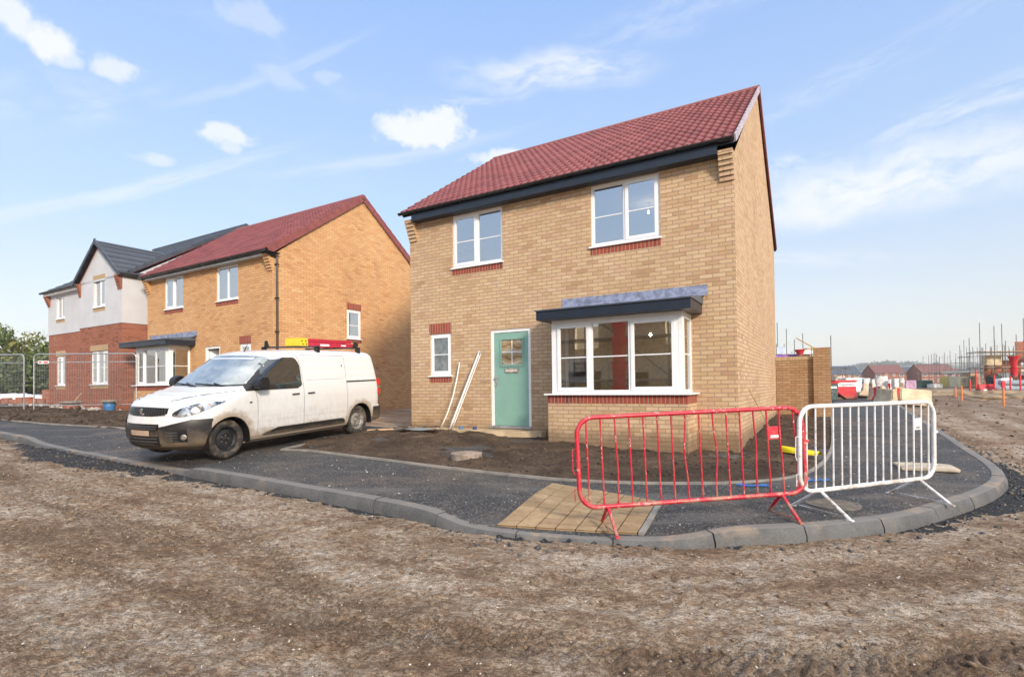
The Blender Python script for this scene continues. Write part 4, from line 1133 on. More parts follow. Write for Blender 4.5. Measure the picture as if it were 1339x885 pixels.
def van():
    o = thing('van', 'muddy white panel van parked on the driveway', 'van')
    body = MB(); rows = []
    for i, z in enumerate(zt):
        phis = np.linspace(0, pi/2, 34); right = [pphi(p, z) for p in phis]
        xF, Wd, L, n_ = vq(z); xr = xR(z); xs_ = np.linspace(xF+L, xr-.16, 26)[1:]
        side = [(x, -Wd, z) for x in xs_]
        rear = [(xr-.16+.16*sin(t)**(.8), -Wd+.0+(Wd)*.0-(-.13)*(1-cos(t)**.8) if False else -(Wd-.14*(1-cos(t)**.9)), z) for t in np.linspace(0, pi/2, 7)[1:]]
        half = right+side+rear+[(xr, -(Wd-.14)*.5, z), (xr, 0, z)]
        full = half + [(p[0], -p[1], p[2]) for p in half[-2:0:-1]]
        rows.append(full)
    C_ = len(rows[0])
    for r in rows: body.v += r
    for i in range(len(rows)-1):
        for j in range(C_):
            k = (j+1) % C_; body.f.append((i*C_+j, i*C_+k, (i+1)*C_+k, (i+1)*C_+j))
    body.f.append(tuple(range(C_))[::-1]); t0 = (len(rows)-1)*C_; body.f.append(tuple(t0+j for j in range(C_)))
    paint, n, b = newmat('van_white_paint')
    co = n.coord(); P = n.sep(co)
    nz = n.noise(co, 3.2, 7, .72)
    zz = n.math('ADD', P[2], n.math('MULTIPLY', n.math('SUBTRACT', nz, .5), .42))
    streak = n.noise(n.mapping(co, scale=(3.0, 3, .8), rot=(0, .35, 0)), 6, 6, .75)
    film = n.math('MULTIPLY', n.map(P[2], .35, 1.25, .5, 0), n.map(streak, .38, .68))
    # thrown up behind the wheels and round the arches
    def near(cx_, r0, r1, a): 
        dd_ = n.vmath('LENGTH', n.vmath('SUBTRACT', n.comb(P[0], 0, P[2]), (cx_, 0, .33)))
        dn = n.math('ADD', dd_, n.math('MULTIPLY', n.math('SUBTRACT', n.noise(co, 7, 6, .75), .5), .35)); return n.map(dn, r0, r1, a, 0)
    arch = n.math('MAXIMUM', near(.93, .40, .58, .9), near(4.25, .40, .56, .85))
    low = n.map(zz, .34, .54, .85, 0)
    spk = n.math('MULTIPLY', n.map(n.noise(co, 46, 3, .6), .62, .69), n.map(P[2], .35, .85, .6, 0))
    fac = n.math('MAXIMUM', n.math('MAXIMUM', low, film), n.math('MAXIMUM', arch, spk))
    n.sock(b.inputs['Base Color'], n.mix(fac, (.66,.67,.69), (.30,.235,.165)))
    n.sock(b.inputs['Roughness'], n.map(fac, 0, .6, .22, .85)); b.inputs['Coat Weight'].default_value = .3
    bo = body.build('body', paint, o, smooth=True, angle=50)
    cut = MB()
    for cx_ in (.93, 4.25):
        for s in (-1, 1):
            Mx = Matrix.Translation((cx_, s*.84, .33)) @ Matrix.Rotation(radians(90), 4, 'X')
            cut.lathe([(.395, -.26), (.395, .26)], 40, Mx)
    # cabin scooped for the recessed grille and intakes
    cut.box(-.2, .10, -.50, .50, .885, .985) if False else None
    co_ = cut.build('cutter', paint)
    md = bo.modifiers.new('b', 'BOOLEAN'); md.operation = 'DIFFERENCE'; md.object = co_; md.solver = 'EXACT'
    dg = bpy.context.evaluated_depsgraph_get(); me = bpy.data.meshes.new_from_object(bo.evaluated_get(dg)); bo.modifiers.clear(); bo.data = me
    bpy.data.objects.remove(co_)
    me.shade_smooth(); me.set_sharp_from_angle(angle=radians(35))
    me.materials.clear(); me.materials.append(paint)
    blk, gl = M['black'], None
    m, n, b = newmat('van_tinted_glass'); b.inputs['Base Color'].default_value = (.018,.022,.022,1); b.inputs['Roughness'].default_value = .04; b.inputs['Specular IOR Level'].default_value = 1.0; b.inputs['Coat Weight'].default_value = 1
    tg = m
    m, n, b = newmat('windscreen_glass'); co = n.coord()
    n.sock(b.inputs['Base Color'], n.mix(n.map(n.noise(co, 2.4, 5), .4, .7), (.14,.17,.17), (.32,.36,.36))); b.inputs['Roughness'].default_value = .05; b.inputs['Specular IOR Level'].default_value = 1.0; b.inputs['Coat Weight'].default_value = 1; b.inputs['IOR'].default_value = 1.9  # pale blotches in the base colour paint the sky highlight on the screen
    wg = m
    def side(name, mat, x0, x1, lo, hi, off=.006, nx=24, nz=10, both=True, parent=None):
        for s in (-1, 1):
            mb = MB(); P = []
            for i in range(nx+1):
                x = x0+(x1-x0)*i/nx; a, c = lo(x), hi(x)
                P.append([(x, s*hw(x, a+(c-a)*j/nz, off), a+(c-a)*j/nz) for j in range(nz+1)])
            mb.grid(P if s < 0 else P[::-1])
            r_ = mb.build(name, mat, parent or o, smooth=True, angle=60)
        return r_
    def wrap(name, mat, p0, p1, lo, hi, off=.006, n1=30, nz=8, parent=None, mirror=False):
        for s in ((1, -1) if mirror else (1,)):
            mb = MB(); P = []
            for i in range(n1+1):
                p = p0+(p1-p0)*i/n1; a, c = lo(p), hi(p)
                P.append([pphi(p*s, a+(c-a)*j/nz, off) for j in range(nz+1)])
            mb.grid(P if s > 0 else P[::-1])
            r_ = mb.build(name, mat, parent or o, smooth=True, angle=60)
        return r_
    M['slat2'] = plain('black_moulding', (.014,.014,.015), .5, dirt=(.26,.40))
    M['slat'] = plain('dark_grey_slat', (.07,.07,.072), .5)
    cst = lambda v: (lambda q: v)
    # windscreen
    wrap('windscreen', wg, -1.06, 1.06, lambda p: 1.245+.02*abs(p), lambda p: 1.79-.035*abs(p)**2, off=.007, n1=60, nz=14)
    wrap('windscreen_seal', M['blackclean'], -1.10, 1.10, lambda p: 1.215+.02*abs(p), lambda p: 1.255+.02*abs(p), off=.0045, n1=60, nz=3)
    # front door glass with the black quarter panel in front of it
    def top_w(x): return min(1.21+(x-1.22)*.66, 1.735-.05*max(0, (x-2.28)/.2)**2)
    side('door_window', tg, 1.58, 2.52, lambda x: 1.165+.05*max(0, (x-2.40)/.12)**3, lambda x: max(1.18, min(1.21+(x-1.16)*.78, 1.75)-.16*max(0, (x-2.34)/.18)**3), off=.007, nx=34)
    side('quarter_panel', M['blackclean'], 1.24, 1.63, lambda x: 1.155, lambda x: max(1.17, 1.205+(x-1.22)*.80), off=.0075)
    side('window_seal', M['blackclean'], 1.24, 2.42, lambda x: 1.148, lambda x: 1.166, off=.008)
    # bonnet shut line, door gaps
    gapm = M['blackclean']
    def vgap(pts, w=.006, name='panel_gap'):
        mb = MB()
        for s in (-1, 1):
            for (xa, za), (xb, zb) in zip(pts[:-1], pts[1:]):
                L = hypot(xb-xa, zb-za); k = max(1, int(L/.06)); tx, tz_ = (xb-xa)/L, (zb-za)/L; nx_, nz_ = -tz_*w/2, tx*w/2
                P = []
                for i in range(k+1):
                    x, z = xa+(xb-xa)*i/k, za+(zb-za)*i/k
                    P.append([(x-nx_, s*hw(x-nx_, z-nz_, .0028), z-nz_), (x+nx_, s*hw(x+nx_, z+nz_, .0028), z+nz_)])
                mb.grid(P)
        return mb
    mb = vgap([(1.48,.36), (1.47,.95), (1.43,1.16)]); d1 = vgap([(2.56,.36), (2.56,1.25), (2.54,1.62), (2.48,1.79)]); d2 = vgap([(3.80,.40), (3.80,1.36), (3.82,1.78)]); d3 = vgap([(2.56,1.80), (3.82,1.795)], .005)
    d4 = vgap([(4.86,.68), (4.86,1.3), (4.80,1.80)], .007); d5 = vgap([(2.64,1.30), (3.74,1.30)], .004); d6 = vgap([(.30,1.02), (.50,1.075), (.72,1.115), (1.2,1.17)], .007)
    for q in (mb, d1, d2, d3, d4, d5, d6): q.build('panel_gap', gapm, o)
    side('sliding_rail', M['blackclean'], 3.80, 4.80, cst(1.215), cst(1.245), off=.009)
    side('side_moulding', M['slat2'], 1.56, 3.72, lambda x: .335+.0*x, lambda x: .345+.095*min(1, (x-1.56)/.35)*min(1, (3.74-x)/.10)**.5, off=.03, nx=30)
    # bumper wraps to the wheel arch
    bl = wrap('front_bumper', blk, -1.28, 1.28, lambda p: .235+.02*abs(p), lambda p: .60+.125*min(1, max(0, (abs(p)-.35)/.55)), off=.014, n1=70, nz=12)
    wrap('bumper_lip', M['black'], -1.2, 1.2, cst(.215), cst(.275), off=.032, n1=60, nz=3, parent=bl)
    for k in range(3): wrap('intake_slat', M['slat'], -.34, .34, cst(.30+.055*k), cst(.322+.055*k), off=.028, n1=16, nz=2, parent=bl)
    wrap('intake', M['gutter'], -.37, .37, cst(.285), cst(.455), off=.017, n1=16, nz=3, parent=bl)
    wrap('intake', M['gutter'], -.37, .37, cst(.555), cst(.655), off=.018, n1=16, nz=3, parent=bl)
    for k in range(2): wrap('intake_slat', M['slat'], -.34, .34, cst(.572+.038*k), cst(.587+.038*k), off=.028, n1=16, nz=2, parent=bl)
    wrap('number_plate', plain('weathered_plate', (.40,.29,.22), .7), -.20, .20, cst(.462), cst(.548), off=.026, n1=8, nz=2, parent=bl)
    wrap('fog_lamp', M['gutter'], .60, .86, cst(.36), cst(.56), off=.018, n1=10, nz=4, parent=bl, mirror=True)
    for k in range(4): wrap('fog_lamp_slat', M['slat'], .50, .70, cst(.375+.045*k), cst(.39+.045*k), off=.026, n1=8, nz=2, parent=bl, mirror=True)
    for s in (1,-1):
        q = pphi(s*.80, .44, .022); q2 = pphi(s*.80, .44, .05); dvec = (Vector(q2)-Vector(q)).normalized()
        mb = MB(); mb.lathe([(.0, .0), (.042, .0), (.045, .012), (.03, .016), (0, .012)], 16, Matrix.Translation(q) @ dvec.to_track_quat('Z', 'Y').to_matrix().to_4x4(), cap=False); mb.build('fog_light', M['steel'], bl, smooth=True)
    # grille
    gr = wrap('grille', M['gutter'], -.475, .475, lambda p: .775+.05*(abs(p)/.475)**4, lambda p: .918-.012*(abs(p)/.475)**2, off=.009, n1=30, nz=4)
    for k in range(4): wrap('grille_bar', M['blackclean'], -.45, .45, cst(.797+.032*k), cst(.803+.032*k), off=.020, n1=24, nz=2, parent=gr)
    mb = MB()
    for k in range(19):
        p = -.43+.86*k/18; q = pphi(p, .78); a = pphi(p-.006, .79, .017); c = pphi(p+.006, .79, .017); a2 = pphi(p-.006, .905, .017); c2 = pphi(p+.006, .905, .017); mb.quad(a, c, c2, a2)
    mb.build('grille_fin', M['slat'], gr)
    wrap('grille_surround', M['galv'], -.49, .49, lambda p: .918-.012*(abs(p)/.475)**2, lambda p: .928-.012*(abs(p)/.475)**2, off=.012, n1=30, nz=2, parent=gr)
    # rampant emblem
    mb = MB()
    xe = pphi(0, .85, .03)[0]
    lion = [(-.018,.03),(-.005,.045),(.012,.045),(.022,.03),(.012,.022),(.03,.015),(.034,.028),(.042,.012),(.02,.0),(.012,-.01),(.03,-.02),(.034,-.042),(.022,-.046),(.016,-.03),(.0,-.024),(-.004,-.046),(-.02,-.048),(-.014,-.02),(-.018,-.005),(-.034,.004),(-.038,.02),(-.024,.012),(-.010,.016)]
    mb.prism([(y_*1.15, .848+z_*1.15) for y_, z_ in lion], 'x', xe-.004, xe+.012)
    mb.build('emblem', M['steel'], gr)
    # headlights sweep back round the corner
    hl_, n, b = newmat('headlamp_glass')
    co = n.coord(); vr = n.vor(co, 16, 'F1', 'Color')
    n.sock(b.inputs['Base Color'], n.mix(n.map(n.noise(co, 9, 3), .42, .58), (.55,.57,.60), (.06,.07,.09))); b.inputs['Metallic'].default_value = .7; b.inputs['Roughness'].default_value = .12; b.inputs['Coat Weight'].default_value = 1
    for s in (1, -1):
        mb = MB(); P = []
        for i in range(29):
            t = i/28; p = .56+.80*t; zc = .805+.185*t; hh_ = (.020+.085*sin(pi*min(1, t*1.05)**.75)) if t < .97 else .02
            P.append([pphi(s*p, zc-hh_*.85+(hh_*1.75)*j/8, .008) for j in range(9)])
        mb.grid(P if s > 0 else P[::-1]); hd = mb.build('headlight', hl_, o, smooth=True)
        for (p_, z_, r_, mt) in ((.98, .905, .036, M['steel']), (1.14, .945, .036, M['steel'])):
            q = pphi(s*p_, z_, .010); q2 = pphi(s*p_, z_, .05); dvec = (Vector(q2)-Vector(q)).normalized()
            mb = MB(); mb.lathe([(0, .002), (r_*.6, .006), (r_, .004), (r_*1.1, 0)], 18, Matrix.Translation(q) @ dvec.to_track_quat('Z', 'Y').to_matrix().to_4x4(), cap=False); mb.build('reflector', mt, hd, smooth=True)
    # side repeater and small marks
    for x_ in (1.30,): side('side_marker', M['blackclean'], x_, x_+.05, cst(.93), cst(.955), off=.008, nx=3, nz=2)
    # handles
    for x_ in (2.26, 2.66):
        for s in (-1, 1):
            y_ = s*(hw(x_, 1.02)+.018); mb = MB()
            mb.tube([(x_, y_-s*.02, 1.03), (x_+.02, y_, 1.035), (x_+.15, y_+s*.003, 1.04), (x_+.18, y_-s*.02, 1.035)], .013, 8)
            mb.build('door_handle', M['blackclean'], o, smooth=True)
    # mirrors
    for s in (-1, 1):
        mb = MB(); y_ = s*.945
        prof = [(1.32, 1.21), (1.36, 1.19), (1.52, 1.19), (1.55, 1.22), (1.54, 1.36), (1.49, 1.40), (1.38, 1.38), (1.33, 1.31)]
        mb.prism(prof, 'y', min(y_+s*.05, y_+s*.24), max(y_+s*.05, y_+s*.24)); mb.box(1.46, 1.58, min(y_-s*.03, y_+s*.08), max(y_-s*.03, y_+s*.08), 1.19, 1.235)
        mr = mb.build('wing_mirror', M['blackclean'], o, bevel=.03)
    # wipers, aerial
    mb = MB()
    for a, c in (((1.05, -.62), (1.16, .02)), ((1.02, .05), (1.13, .66))):
        def onglass(y_, z_): 
            xF, Wd, L, n_ = vq(z_); return (xF-.022+L*(1-(1-min(.999, abs(y_)/Wd)**n_)**(1/n_)), y_, z_)
        mb.tube([onglass(a[1], 1.245), onglass((a[1]+c[1])/2, 1.262), onglass(c[1], 1.275)], .009, 6)
        mb.tube([onglass(a[1]+.0, 1.235), onglass(a[1]+.22, 1.285)], .011, 6)
    mb.build('wiper', M['blackclean'], o)
    mb = MB(); mb.tube([(2.02, .0, 1.87), (2.10, .0, 2.02)], .006, 6, rr=[.012, .003]); mb.build('aerial', M['blackclean'], o)
    # tail lamps and rear bumper
    m, n, b = newmat('red_lamp'); b.inputs['Base Color'].default_value = (.55,.01,.01,1); b.inputs['Roughness'].default_value = .15; b.inputs['Coat Weight'].default_value = 1; red = m
    for s in (-1, 1):
        mb = MB(); mb.box(4.83, 4.965, min(s*.80, s*.955), max(s*.80, s*.955), 1.10, 1.26); mb.box(4.83, 4.965, min(s*.80, s*.958), max(s*.80, s*.958), .88, 1.04); t_ = mb.build('tail_light', red, o, bevel=.02)
        mb = MB(); mb.box(4.84, 4.97, min(s*.80, s*.952), max(s*.80, s*.952), 1.045, 1.095); mb.build('clear_lens', M['steel'], t_, bevel=.01)
    mb = MB(); mb.prism([(4.66, -.955), (4.95, -.955), (5.05, -.86), (5.07, 0), (5.05, .86), (4.95, .955), (4.66, .955)], 'z', .30, .64); mb.build('rear_bumper', blk, o, bevel=.03)
    side('rear_hinge', M['blackclean'], 4.87, 4.93, cst(1.50), cst(1.53), off=.02, nx=2, nz=2)
    side('filler_mark', M['blackclean'], 3.70, 3.725, cst(1.56), cst(1.61), off=.006, nx=2, nz=2)
    # wheels
    tyre_m = plain('muddy_tyre', (.022,.022,.023), .85, var=.3, scale=30)
    m, n, b = newmat('muddy_tyre_tread'); co = n.coord(); 
    n.sock(b.inputs['Base Color'], n.mix(n.map(n.noise(co, 7, 6, .7), .46, .66), (.028,.027,.026), (.15,.115,.085))); b.inputs['Roughness'].default_value = .9; n.sock(b.inputs['Normal'], n.bump(n.noise(co, 40, 4), .5, .01)); tyre_m = m
    for cx_, rimc in ((.93, (.03,.03,.033)), (4.25, (.26,.25,.24))):
        rim_m = plain('steel_rim_'+('dark' if rimc[0] < .1 else 'grey'), rimc, .45, metal=.3, var=.35, scale=14)
        for s in (-1, 1):
            Mw = Matrix.Translation((cx_, s*.755, .333)) @ Matrix.Rotation(radians(90*s*-1), 4, 'X')   # local +z points outwards
            wmb = MB(); wmb.lathe([(.20, -.10), (.27, -.108), (.318, -.10), (.334, -.07), (.336, 0), (.334, .07), (.318, .098), (.285, .108), (.225, .10), (.212, .085), (.208, .0)], 44, Mw, cap=False)
            w_ = wmb.build('wheel', tyre_m, o, smooth=True, angle=50)
            rmb = MB(); rmb.lathe([(.212, .085), (.218, .094), (.205, .09), (.196, .045), (.182, .03), (.165, .038), (.105, .062), (.085, .060), (.078, .03), (.055, .03), (.05, .055), (.03, .065), (0, .066)], 40, Mw, cap=False)
            rmb.build('rim', rim_m, w_, smooth=True, angle=35)
            for k in range(14):
                hmb = MB()
                a = 2*pi*k/14; Mh = Mw @ Matrix.Rotation(a, 4, 'Z') @ Matrix.Translation((.155, 0, .0405)) @ Matrix.Rotation(radians(-22), 4, 'Y')
                hmb.lathe([(.0, .006), (.014, .006), (.015, .002)], 10, Mh, cap=False)
                if s < 0: hmb.build('rim_hole', M['gutter'], w_)
            bm_ = MB()
            for k in range(5):
                a = 2*pi*k/5; Mh = Mw @ Matrix.Translation((.066*cos(a), .066*sin(a), .03)); bm_.lathe([(.010, 0), (.010, .016), (0, .018)], 6, Mh, cap=False)
            bm_.build('wheel_nuts', M['galv'], w_)
            lin = MB(); arc = [(cx_+.392*cos(t), .33+.392*sin(t)) for t in np.linspace(-.25, pi+.25, 26)]
            P = [[(x_, s*.93, z_), (x_, s*.58, z_)] for x_, z_ in arc]; lin.grid(P); lin.build('arch_liner', M['gutter'], o)
    mb = MB(); mb.box(.4, 4.7, -.58, .58, .19, .24); mb.build('underbody', M['gutter'], o)
    # roof rack
    mb = MB()
    for x_ in (3.15, 4.42):
        mb.tube([(x_, -.80, 1.985), (x_, .80, 1.985)], .018, 8)
        for s in (-1, 1): mb.box(x_-.04, x_+.04, min(s*.70, s*.78), max(s*.70, s*.78), 1.84, 1.97)
    mb.prism([(.60, 1.99), (.72, 1.99), (.70, 2.12), (.66, 2.14)], 'x', 3.13, 3.17); mb.prism([(-.60, 1.99), (-.72, 1.99), (-.70, 2.12), (-.66, 2.14)], 'x', 4.40, 4.44)
    mb.build('roof_rack', M['blackclean'], o)
    return o
vn = van()
# the driveway rises towards the houses: seat all four wheels on it
hx, hy = .392, .920
px_, py_ = -5.80, 8.22
def pz(x, y): return g1(x, y)+.088
def vw(lx, ly): return (px_+hx*lx-hy*ly, py_+hy*lx+hx*ly)
zf_ = np.mean([pz(*vw(.93, s*.75)) for s in (-1, 1)]); zr_ = np.mean([pz(*vw(4.25, s*.75)) for s in (-1, 1)])
zl_ = np.mean([pz(*vw(q, .75)) for q in (.93, 4.25)]); zn_ = np.mean([pz(*vw(q, -.75)) for q in (.93, 4.25)])
ax = Vector((hx, hy, (zr_-zf_)/3.32)).normalized(); ay0 = Vector((-hy, hx, (zl_-zn_)/1.5)); az = ax.cross(ay0).normalized(); ay = az.cross(ax)
z0_ = zf_-(zr_-zf_)/3.32*.93
Mv = Matrix(((ax.x, ay.x, az.x, px_), (ax.y, ay.y, az.y, py_), (ax.z, ay.z, az.z, z0_), (0, 0, 0, 1)))
vn.matrix_world = Mv @ Matrix.Diagonal((.975, .975, .95, 1))
# stepladder lying on the rack
sl = thing('stepladder', 'red fibreglass stepladder with yellow end cap tied on the van roof rack', 'ladder')
LR = plain('red_fibreglass', (.42,.02,.05), .45, var=.1); LY = plain('yellow_plastic', (.72,.50,.03), .5, var=.08)
mb = MB()
for y_ in (-.20, .16): mb.box(2.98, 4.52, y_, y_+.03, 0, .09); 
for y_ in (-.16, .125): mb.box(3.05, 4.40, y_, y_+.025, .10, .17)
mb.build('side_rail', LR, sl, bevel=.004)
mb = MB()
for k in range(6): mb.box(3.15+.24*k, 3.22+.24*k, -.17, .16, .03, .055)
mb.build('tread', M['steel'], sl)
mb = MB(); mb.box(2.76, 2.985, -.22, .21, -.004, .17); yc = mb.build('top_cap', LY, sl, bevel=.015)
mb = MB()
for x_, z_ in ((2.80, .11), (2.83, .045), (2.91, .11), (2.93, .045)):
    Mh = Matrix.Translation((x_, -.221, z_)) @ Matrix.Rotation(radians(90), 4, 'X'); mb.lathe([(0, .003), (.016, .003), (.017, 0)], 10, Mh, cap=False)
mb.build('cap_hole', M['gutter'], yc)
mb = MB(); mb.box(4.46, 4.60, -.20, -.16, .02, .13); mb.box(4.46, 4.60, .16, .20, .02, .13); mb.build('ladder_foot', M['blackclean'], sl, bevel=.01)
for q in ((3.35, 3.62, .02, .06), (4.0, 4.16, .03, .06)): mb = MB(); mb.box(q[0], q[1], -.2035, -.2005, q[2], q[3]); mb.build('sticker', M['upvc'], sl)
sl.matrix_world = Mv @ Matrix.Translation((.40, .02, 1.905))

# ================================================================== pedestrian barriers
def barrier(name, label, P0, P1, mat, nb, bent, zf, tagcol, lean=0.0, foot=.26, tr=.0225, br_=.0088):
    P0 = np.array(P0); P1 = np.array(P1); L = float(np.linalg.norm(P1-P0)); rz = atan2(P1[1]-P0[1], P1[0]-P0[0])
    z0 = zf(*P0); z1 = zf(*P1)
    o = thing(name, label, 'barrier', (P0[0], P0[1], z0), rz); o.rotation_euler = (lean, -atan2(z1-z0, L), rz)
    R_ = .17; zb, zt_ = .235, 1.10
    def arc(cx_, cz, a0, a1): return [(cx_+R_*cos(t), 0, cz+R_*sin(t)) for t in np.linspace(a0, a1, 9)]
    path = arc(R_, zb+R_, pi*1.5, pi)+arc(R_, zt_-R_, pi, pi/2)+arc(L-R_, zt_-R_, pi/2, 0)+arc(L-R_, zb+R_, 0, -pi/2)
    mb = MB(); mb.tube(path, tr, 10, closed=True); mb.build('frame', mat, o, smooth=True)
    for k in range(nb):
        x = .095+(L-.19)*k/(nb-1); zz0 = zb+.0; zz1 = zt_
        if x < R_: dz = R_-sqrt(R_*R_-(R_-x)**2); zz0 += dz; zz1 -= dz
        if x > L-R_: dz = R_-sqrt(max(0, R_*R_-(x-(L-R_))**2)); zz0 += dz; zz1 -= dz
        bx = bent.get(k, (0, .5)); 
        pth = [(x+bx[0]*sin(pi*min(1, max(0, (t-bx[1]+.5))))*.0+bx[0]*exp(-((t-bx[1])/.22)**2), bx[0]*.4*exp(-((t-bx[1])/.22)**2), zz0+(zz1-zz0)*t) for t in np.linspace(0, 1, 11)]
        mb = MB(); mb.tube(pth, br_, 8); mb.build('bar', mat, o, smooth=True)
    for x in (.27, L-.27):
        for s in (-1, 1):
            mb = MB(); mb.tube([(x, 0, zb+.0), (x+.03*s*0, s*foot, .012)], .0165, 8); mb.box(x-.02, x+.02, s*foot-.03, s*foot+.03, .0, .014)
            mb.build('leg', mat, o, smooth=True)
        mb = MB(); mb.tube([(x, -foot*.93, .03), (x, foot*.93, .03)], .005, 6); mb.build('brace', mat, o)
    # number plate welded between two bars, coupling hook and eyes
    k = nb-3; xa = .095+(L-.19)*k/(nb-1); xb = .095+(L-.19)*(k+1)/(nb-1)
    mb = MB(); mb.box(xa, xb, -.004, .004, .79, .92); pl = mb.build('plate', mat, o, bevel=.001)
    mb = MB(); mb.box(xa+.03, xb-.03, -.006, -.0042, .805, .83); mb.build('label', tagcol, pl)
    mb = MB(); mb.box(L+.012, L+.055, -.012, .012, .74, .765); mb.box(L+.012, L+.04, -.012, .012, .36, .38); mb.tube([(-.012, 0, .80), (-.05, 0, .80), (-.055, 0, .60), (-.035, 0, .56)], .006, 6); mb.tube([(-.012, 0, .42), (-.045, 0, .42), (-.045, 0, .30)], .006, 6)
    mb.build('coupling', mat, o)
    return o
def paint(name, c, under):
    m, n, b = newmat(name); co = n.coord()
    chips = n.map(n.math('ADD', n.noise(co, 26, 5, .7), n.math('MULTIPLY', n.noise(co, 3, 3), .35)), .765, .83)
    muds = n.math('MULTIPLY', n.map(n.noise(co, 6, 6, .75), .46, .60), n.map(n.sep(co)[2], .1, .7, .8, .15))
    cc = n.mix(chips, n.mix(n.map(n.noise(co, 4, 3), .3, .7), tuple(q*.85 for q in c), c), under); cc = n.mix(muds, cc, (.30,.22,.15))
    n.sock(b.inputs['Base Color'], cc); b.inputs['Roughness'].default_value = .42
    return m
M['redpaint'] = paint('red_barrier_paint', (.50,.010,.035), (.55,.40,.38)); M['whitepaint'] = paint('white_barrier_paint', (.74,.75,.77), (.40,.36,.32))
def pave_z(x, y): return float(asphalt_z(np.array([x]), np.array([y]))[0])+.002
barrier('pedestrian_barrier', 'red steel pedestrian barrier with bent bars beside the kerb', (.65, 5.12), (2.98, 5.40), M['redpaint'], 16, {7: (-.03, .55), 9: (.035, .5), 12: (.02, .6), 14: (-.02, .7), 15: (.03, .45), 2: (.012, .4)}, lambda x, y: pave_z(max(x, .9), y)-.0, M['upvc'], lean=radians(-1.5))
barrier('pedestrian_barrier', 'white steel pedestrian barrier standing beside the red one', (2.90, 5.40), (4.83, 6.12), M['whitepaint'], 16, {}, pave_z, M['galv'], lean=radians(1), foot=.33, tr=.023, br_=.0095)

# ================================================================== small things on the plot
def gz(x, y, h=.10): return g1(x, y)+h
def cover(loc, r, label, mat, h=.03, name='manhole_cover'):
    o = thing(name, label, 'manhole cover', loc)
    mb = MB(); mb.lathe([(r*1.0, -.06), (r*1.0, h*.8), (r*.97, h), (r*.86, h)], 36, cap=False); mb.build('rim', mat, o, smooth=True, angle=30)
    mb = MB(); mb.lathe([(r*.855, h-.006), (r*.84, h-.001), (.0, h)], 36, cap=False)
    for k in range(-4, 5):
        w_ = sqrt(max(0, (r*.75)**2-(k*r*.17)**2)); mb.box(-w_, w_, k*r*.17-.006, k*r*.17+.006, h-.003, h+.004)
    mb.build('lid', mat, o)
    return o
M['cover'] = plain('dusty_cast_cover', (.25,.20,.165), .85, var=.3, scale=10, bump=.3)
M['cover2'] = plain('muddy_concrete_cover', (.24,.205,.17), .9, var=.3, scale=8, bump=.4)
sx_ = -.74; sy_ = 8.48; cover((sx_, sy_, float(soil_z(np.array([sx_]), np.array([sy_]))[0])+.04), .25, 'round inspection cover set in the dark soil below the door', M['cover'], .045)
cover((3.50, 5.85, pave_z(3.5, 5.85)), .27, 'muddy round cover in the asphalt beneath the white barrier', plain('dark_muddy_cover', (.13,.115,.10), .9, var=.3, scale=8, bump=.4), .010)
# broken slab lying near the corner kerb
o = thing('concrete_slab', 'muddy pale concrete slab lying on the asphalt right of the white barrier', 'slab', (6.0, 7.75, pave_z(6.0, 7.75)), -.42)
mb = MB(); mb.prism([(-.36, -.30), (.33, -.27), (.36, .22), (.22, .30), (-.15, .32), (-.35, .26)], 'z', .0, .045); mb.build('slab', plain('muddy_pale_concrete', (.42,.36,.28), .9, var=.3, scale=4, bump=.6, bscale=25), o, bevel=.012)
# yellow plastic trowel-shaped offcut
zz = float(soil_z(np.array([4.62]), np.array([8.68]))[0])
o = thing('pipe_marker', 'yellow plastic wedge lying on the soil behind the barriers', 'plastic offcut', (4.50, 8.90, zz+.03), -1.0)
mb = MB(); P = []
for i in range(13):
    t = i/12; w_ = .02+.085*sin(pi*min(1, t*1.6)/2)*(1-.35*t); h_ = .10*(1-.4*t)
    P.append([(t*.62, w_*cos(a), .02+h_*sin(a)) for a in np.linspace(0, pi, 9)])
mb.grid(P); mb.build('shell', plain('yellow_hard_plastic', (.80,.66,.01), .45, dirt=(-.2,.03)), o, smooth=True)
# white pipes leaning on the wall by the small window
zg = g1(*W(-6.1, -.3))+.15
o = thing('plastic_pipe', 'thin bowed white plastic pipe leaning on the wall, nearer the small window', 'pipe', (*W(-6.23, -.32), zg), RZ, 'white pipes leaning on the wall')
mb = MB(); mb.tube([(0, 0, 0), (.16, .06, .35), (.27, .14, .75), (.33, .21, 1.15), (.36, .27, 1.50)], .0135, 8); mb.build('pipe', M['white'], o, smooth=True)
o = thing('plastic_pipe', 'thicker straight white plastic pipe leaning on the wall, nearer the green door', 'pipe', (*W(-5.95, -.34), zg), RZ, 'white pipes leaning on the wall')
mb = MB(); mb.tube([(0, 0, 0), (.64, .29, 1.75)], .022, 10); mb.tube([(.05, .02, 0.0), (.66, .31, 1.70)], .013, 8); mb.build('pipe', M['white'], o, smooth=True)
mb = MB(); mb.lathe([(.028, 0), (.028, .07), (.022, .075)], 12, Matrix.Translation((.635, .285, 1.68)) @ Vector((.64, .29, 1.75)).to_track_quat('Z', 'Y').to_matrix().to_4x4()); mb.build('socket', M['galv'], o)
o = thing('batten', 'thin timber batten leaning against the side wall of the corner house', 'batten', (*W(.42, 1.9), g1(*W(.42, 1.9))+.12), RZ)
mb = MB(); mb.tube([(0, 0, 0), (-.36, -.95, 1.0)], .010, 5); mb.build('stick', M['wood'], o)
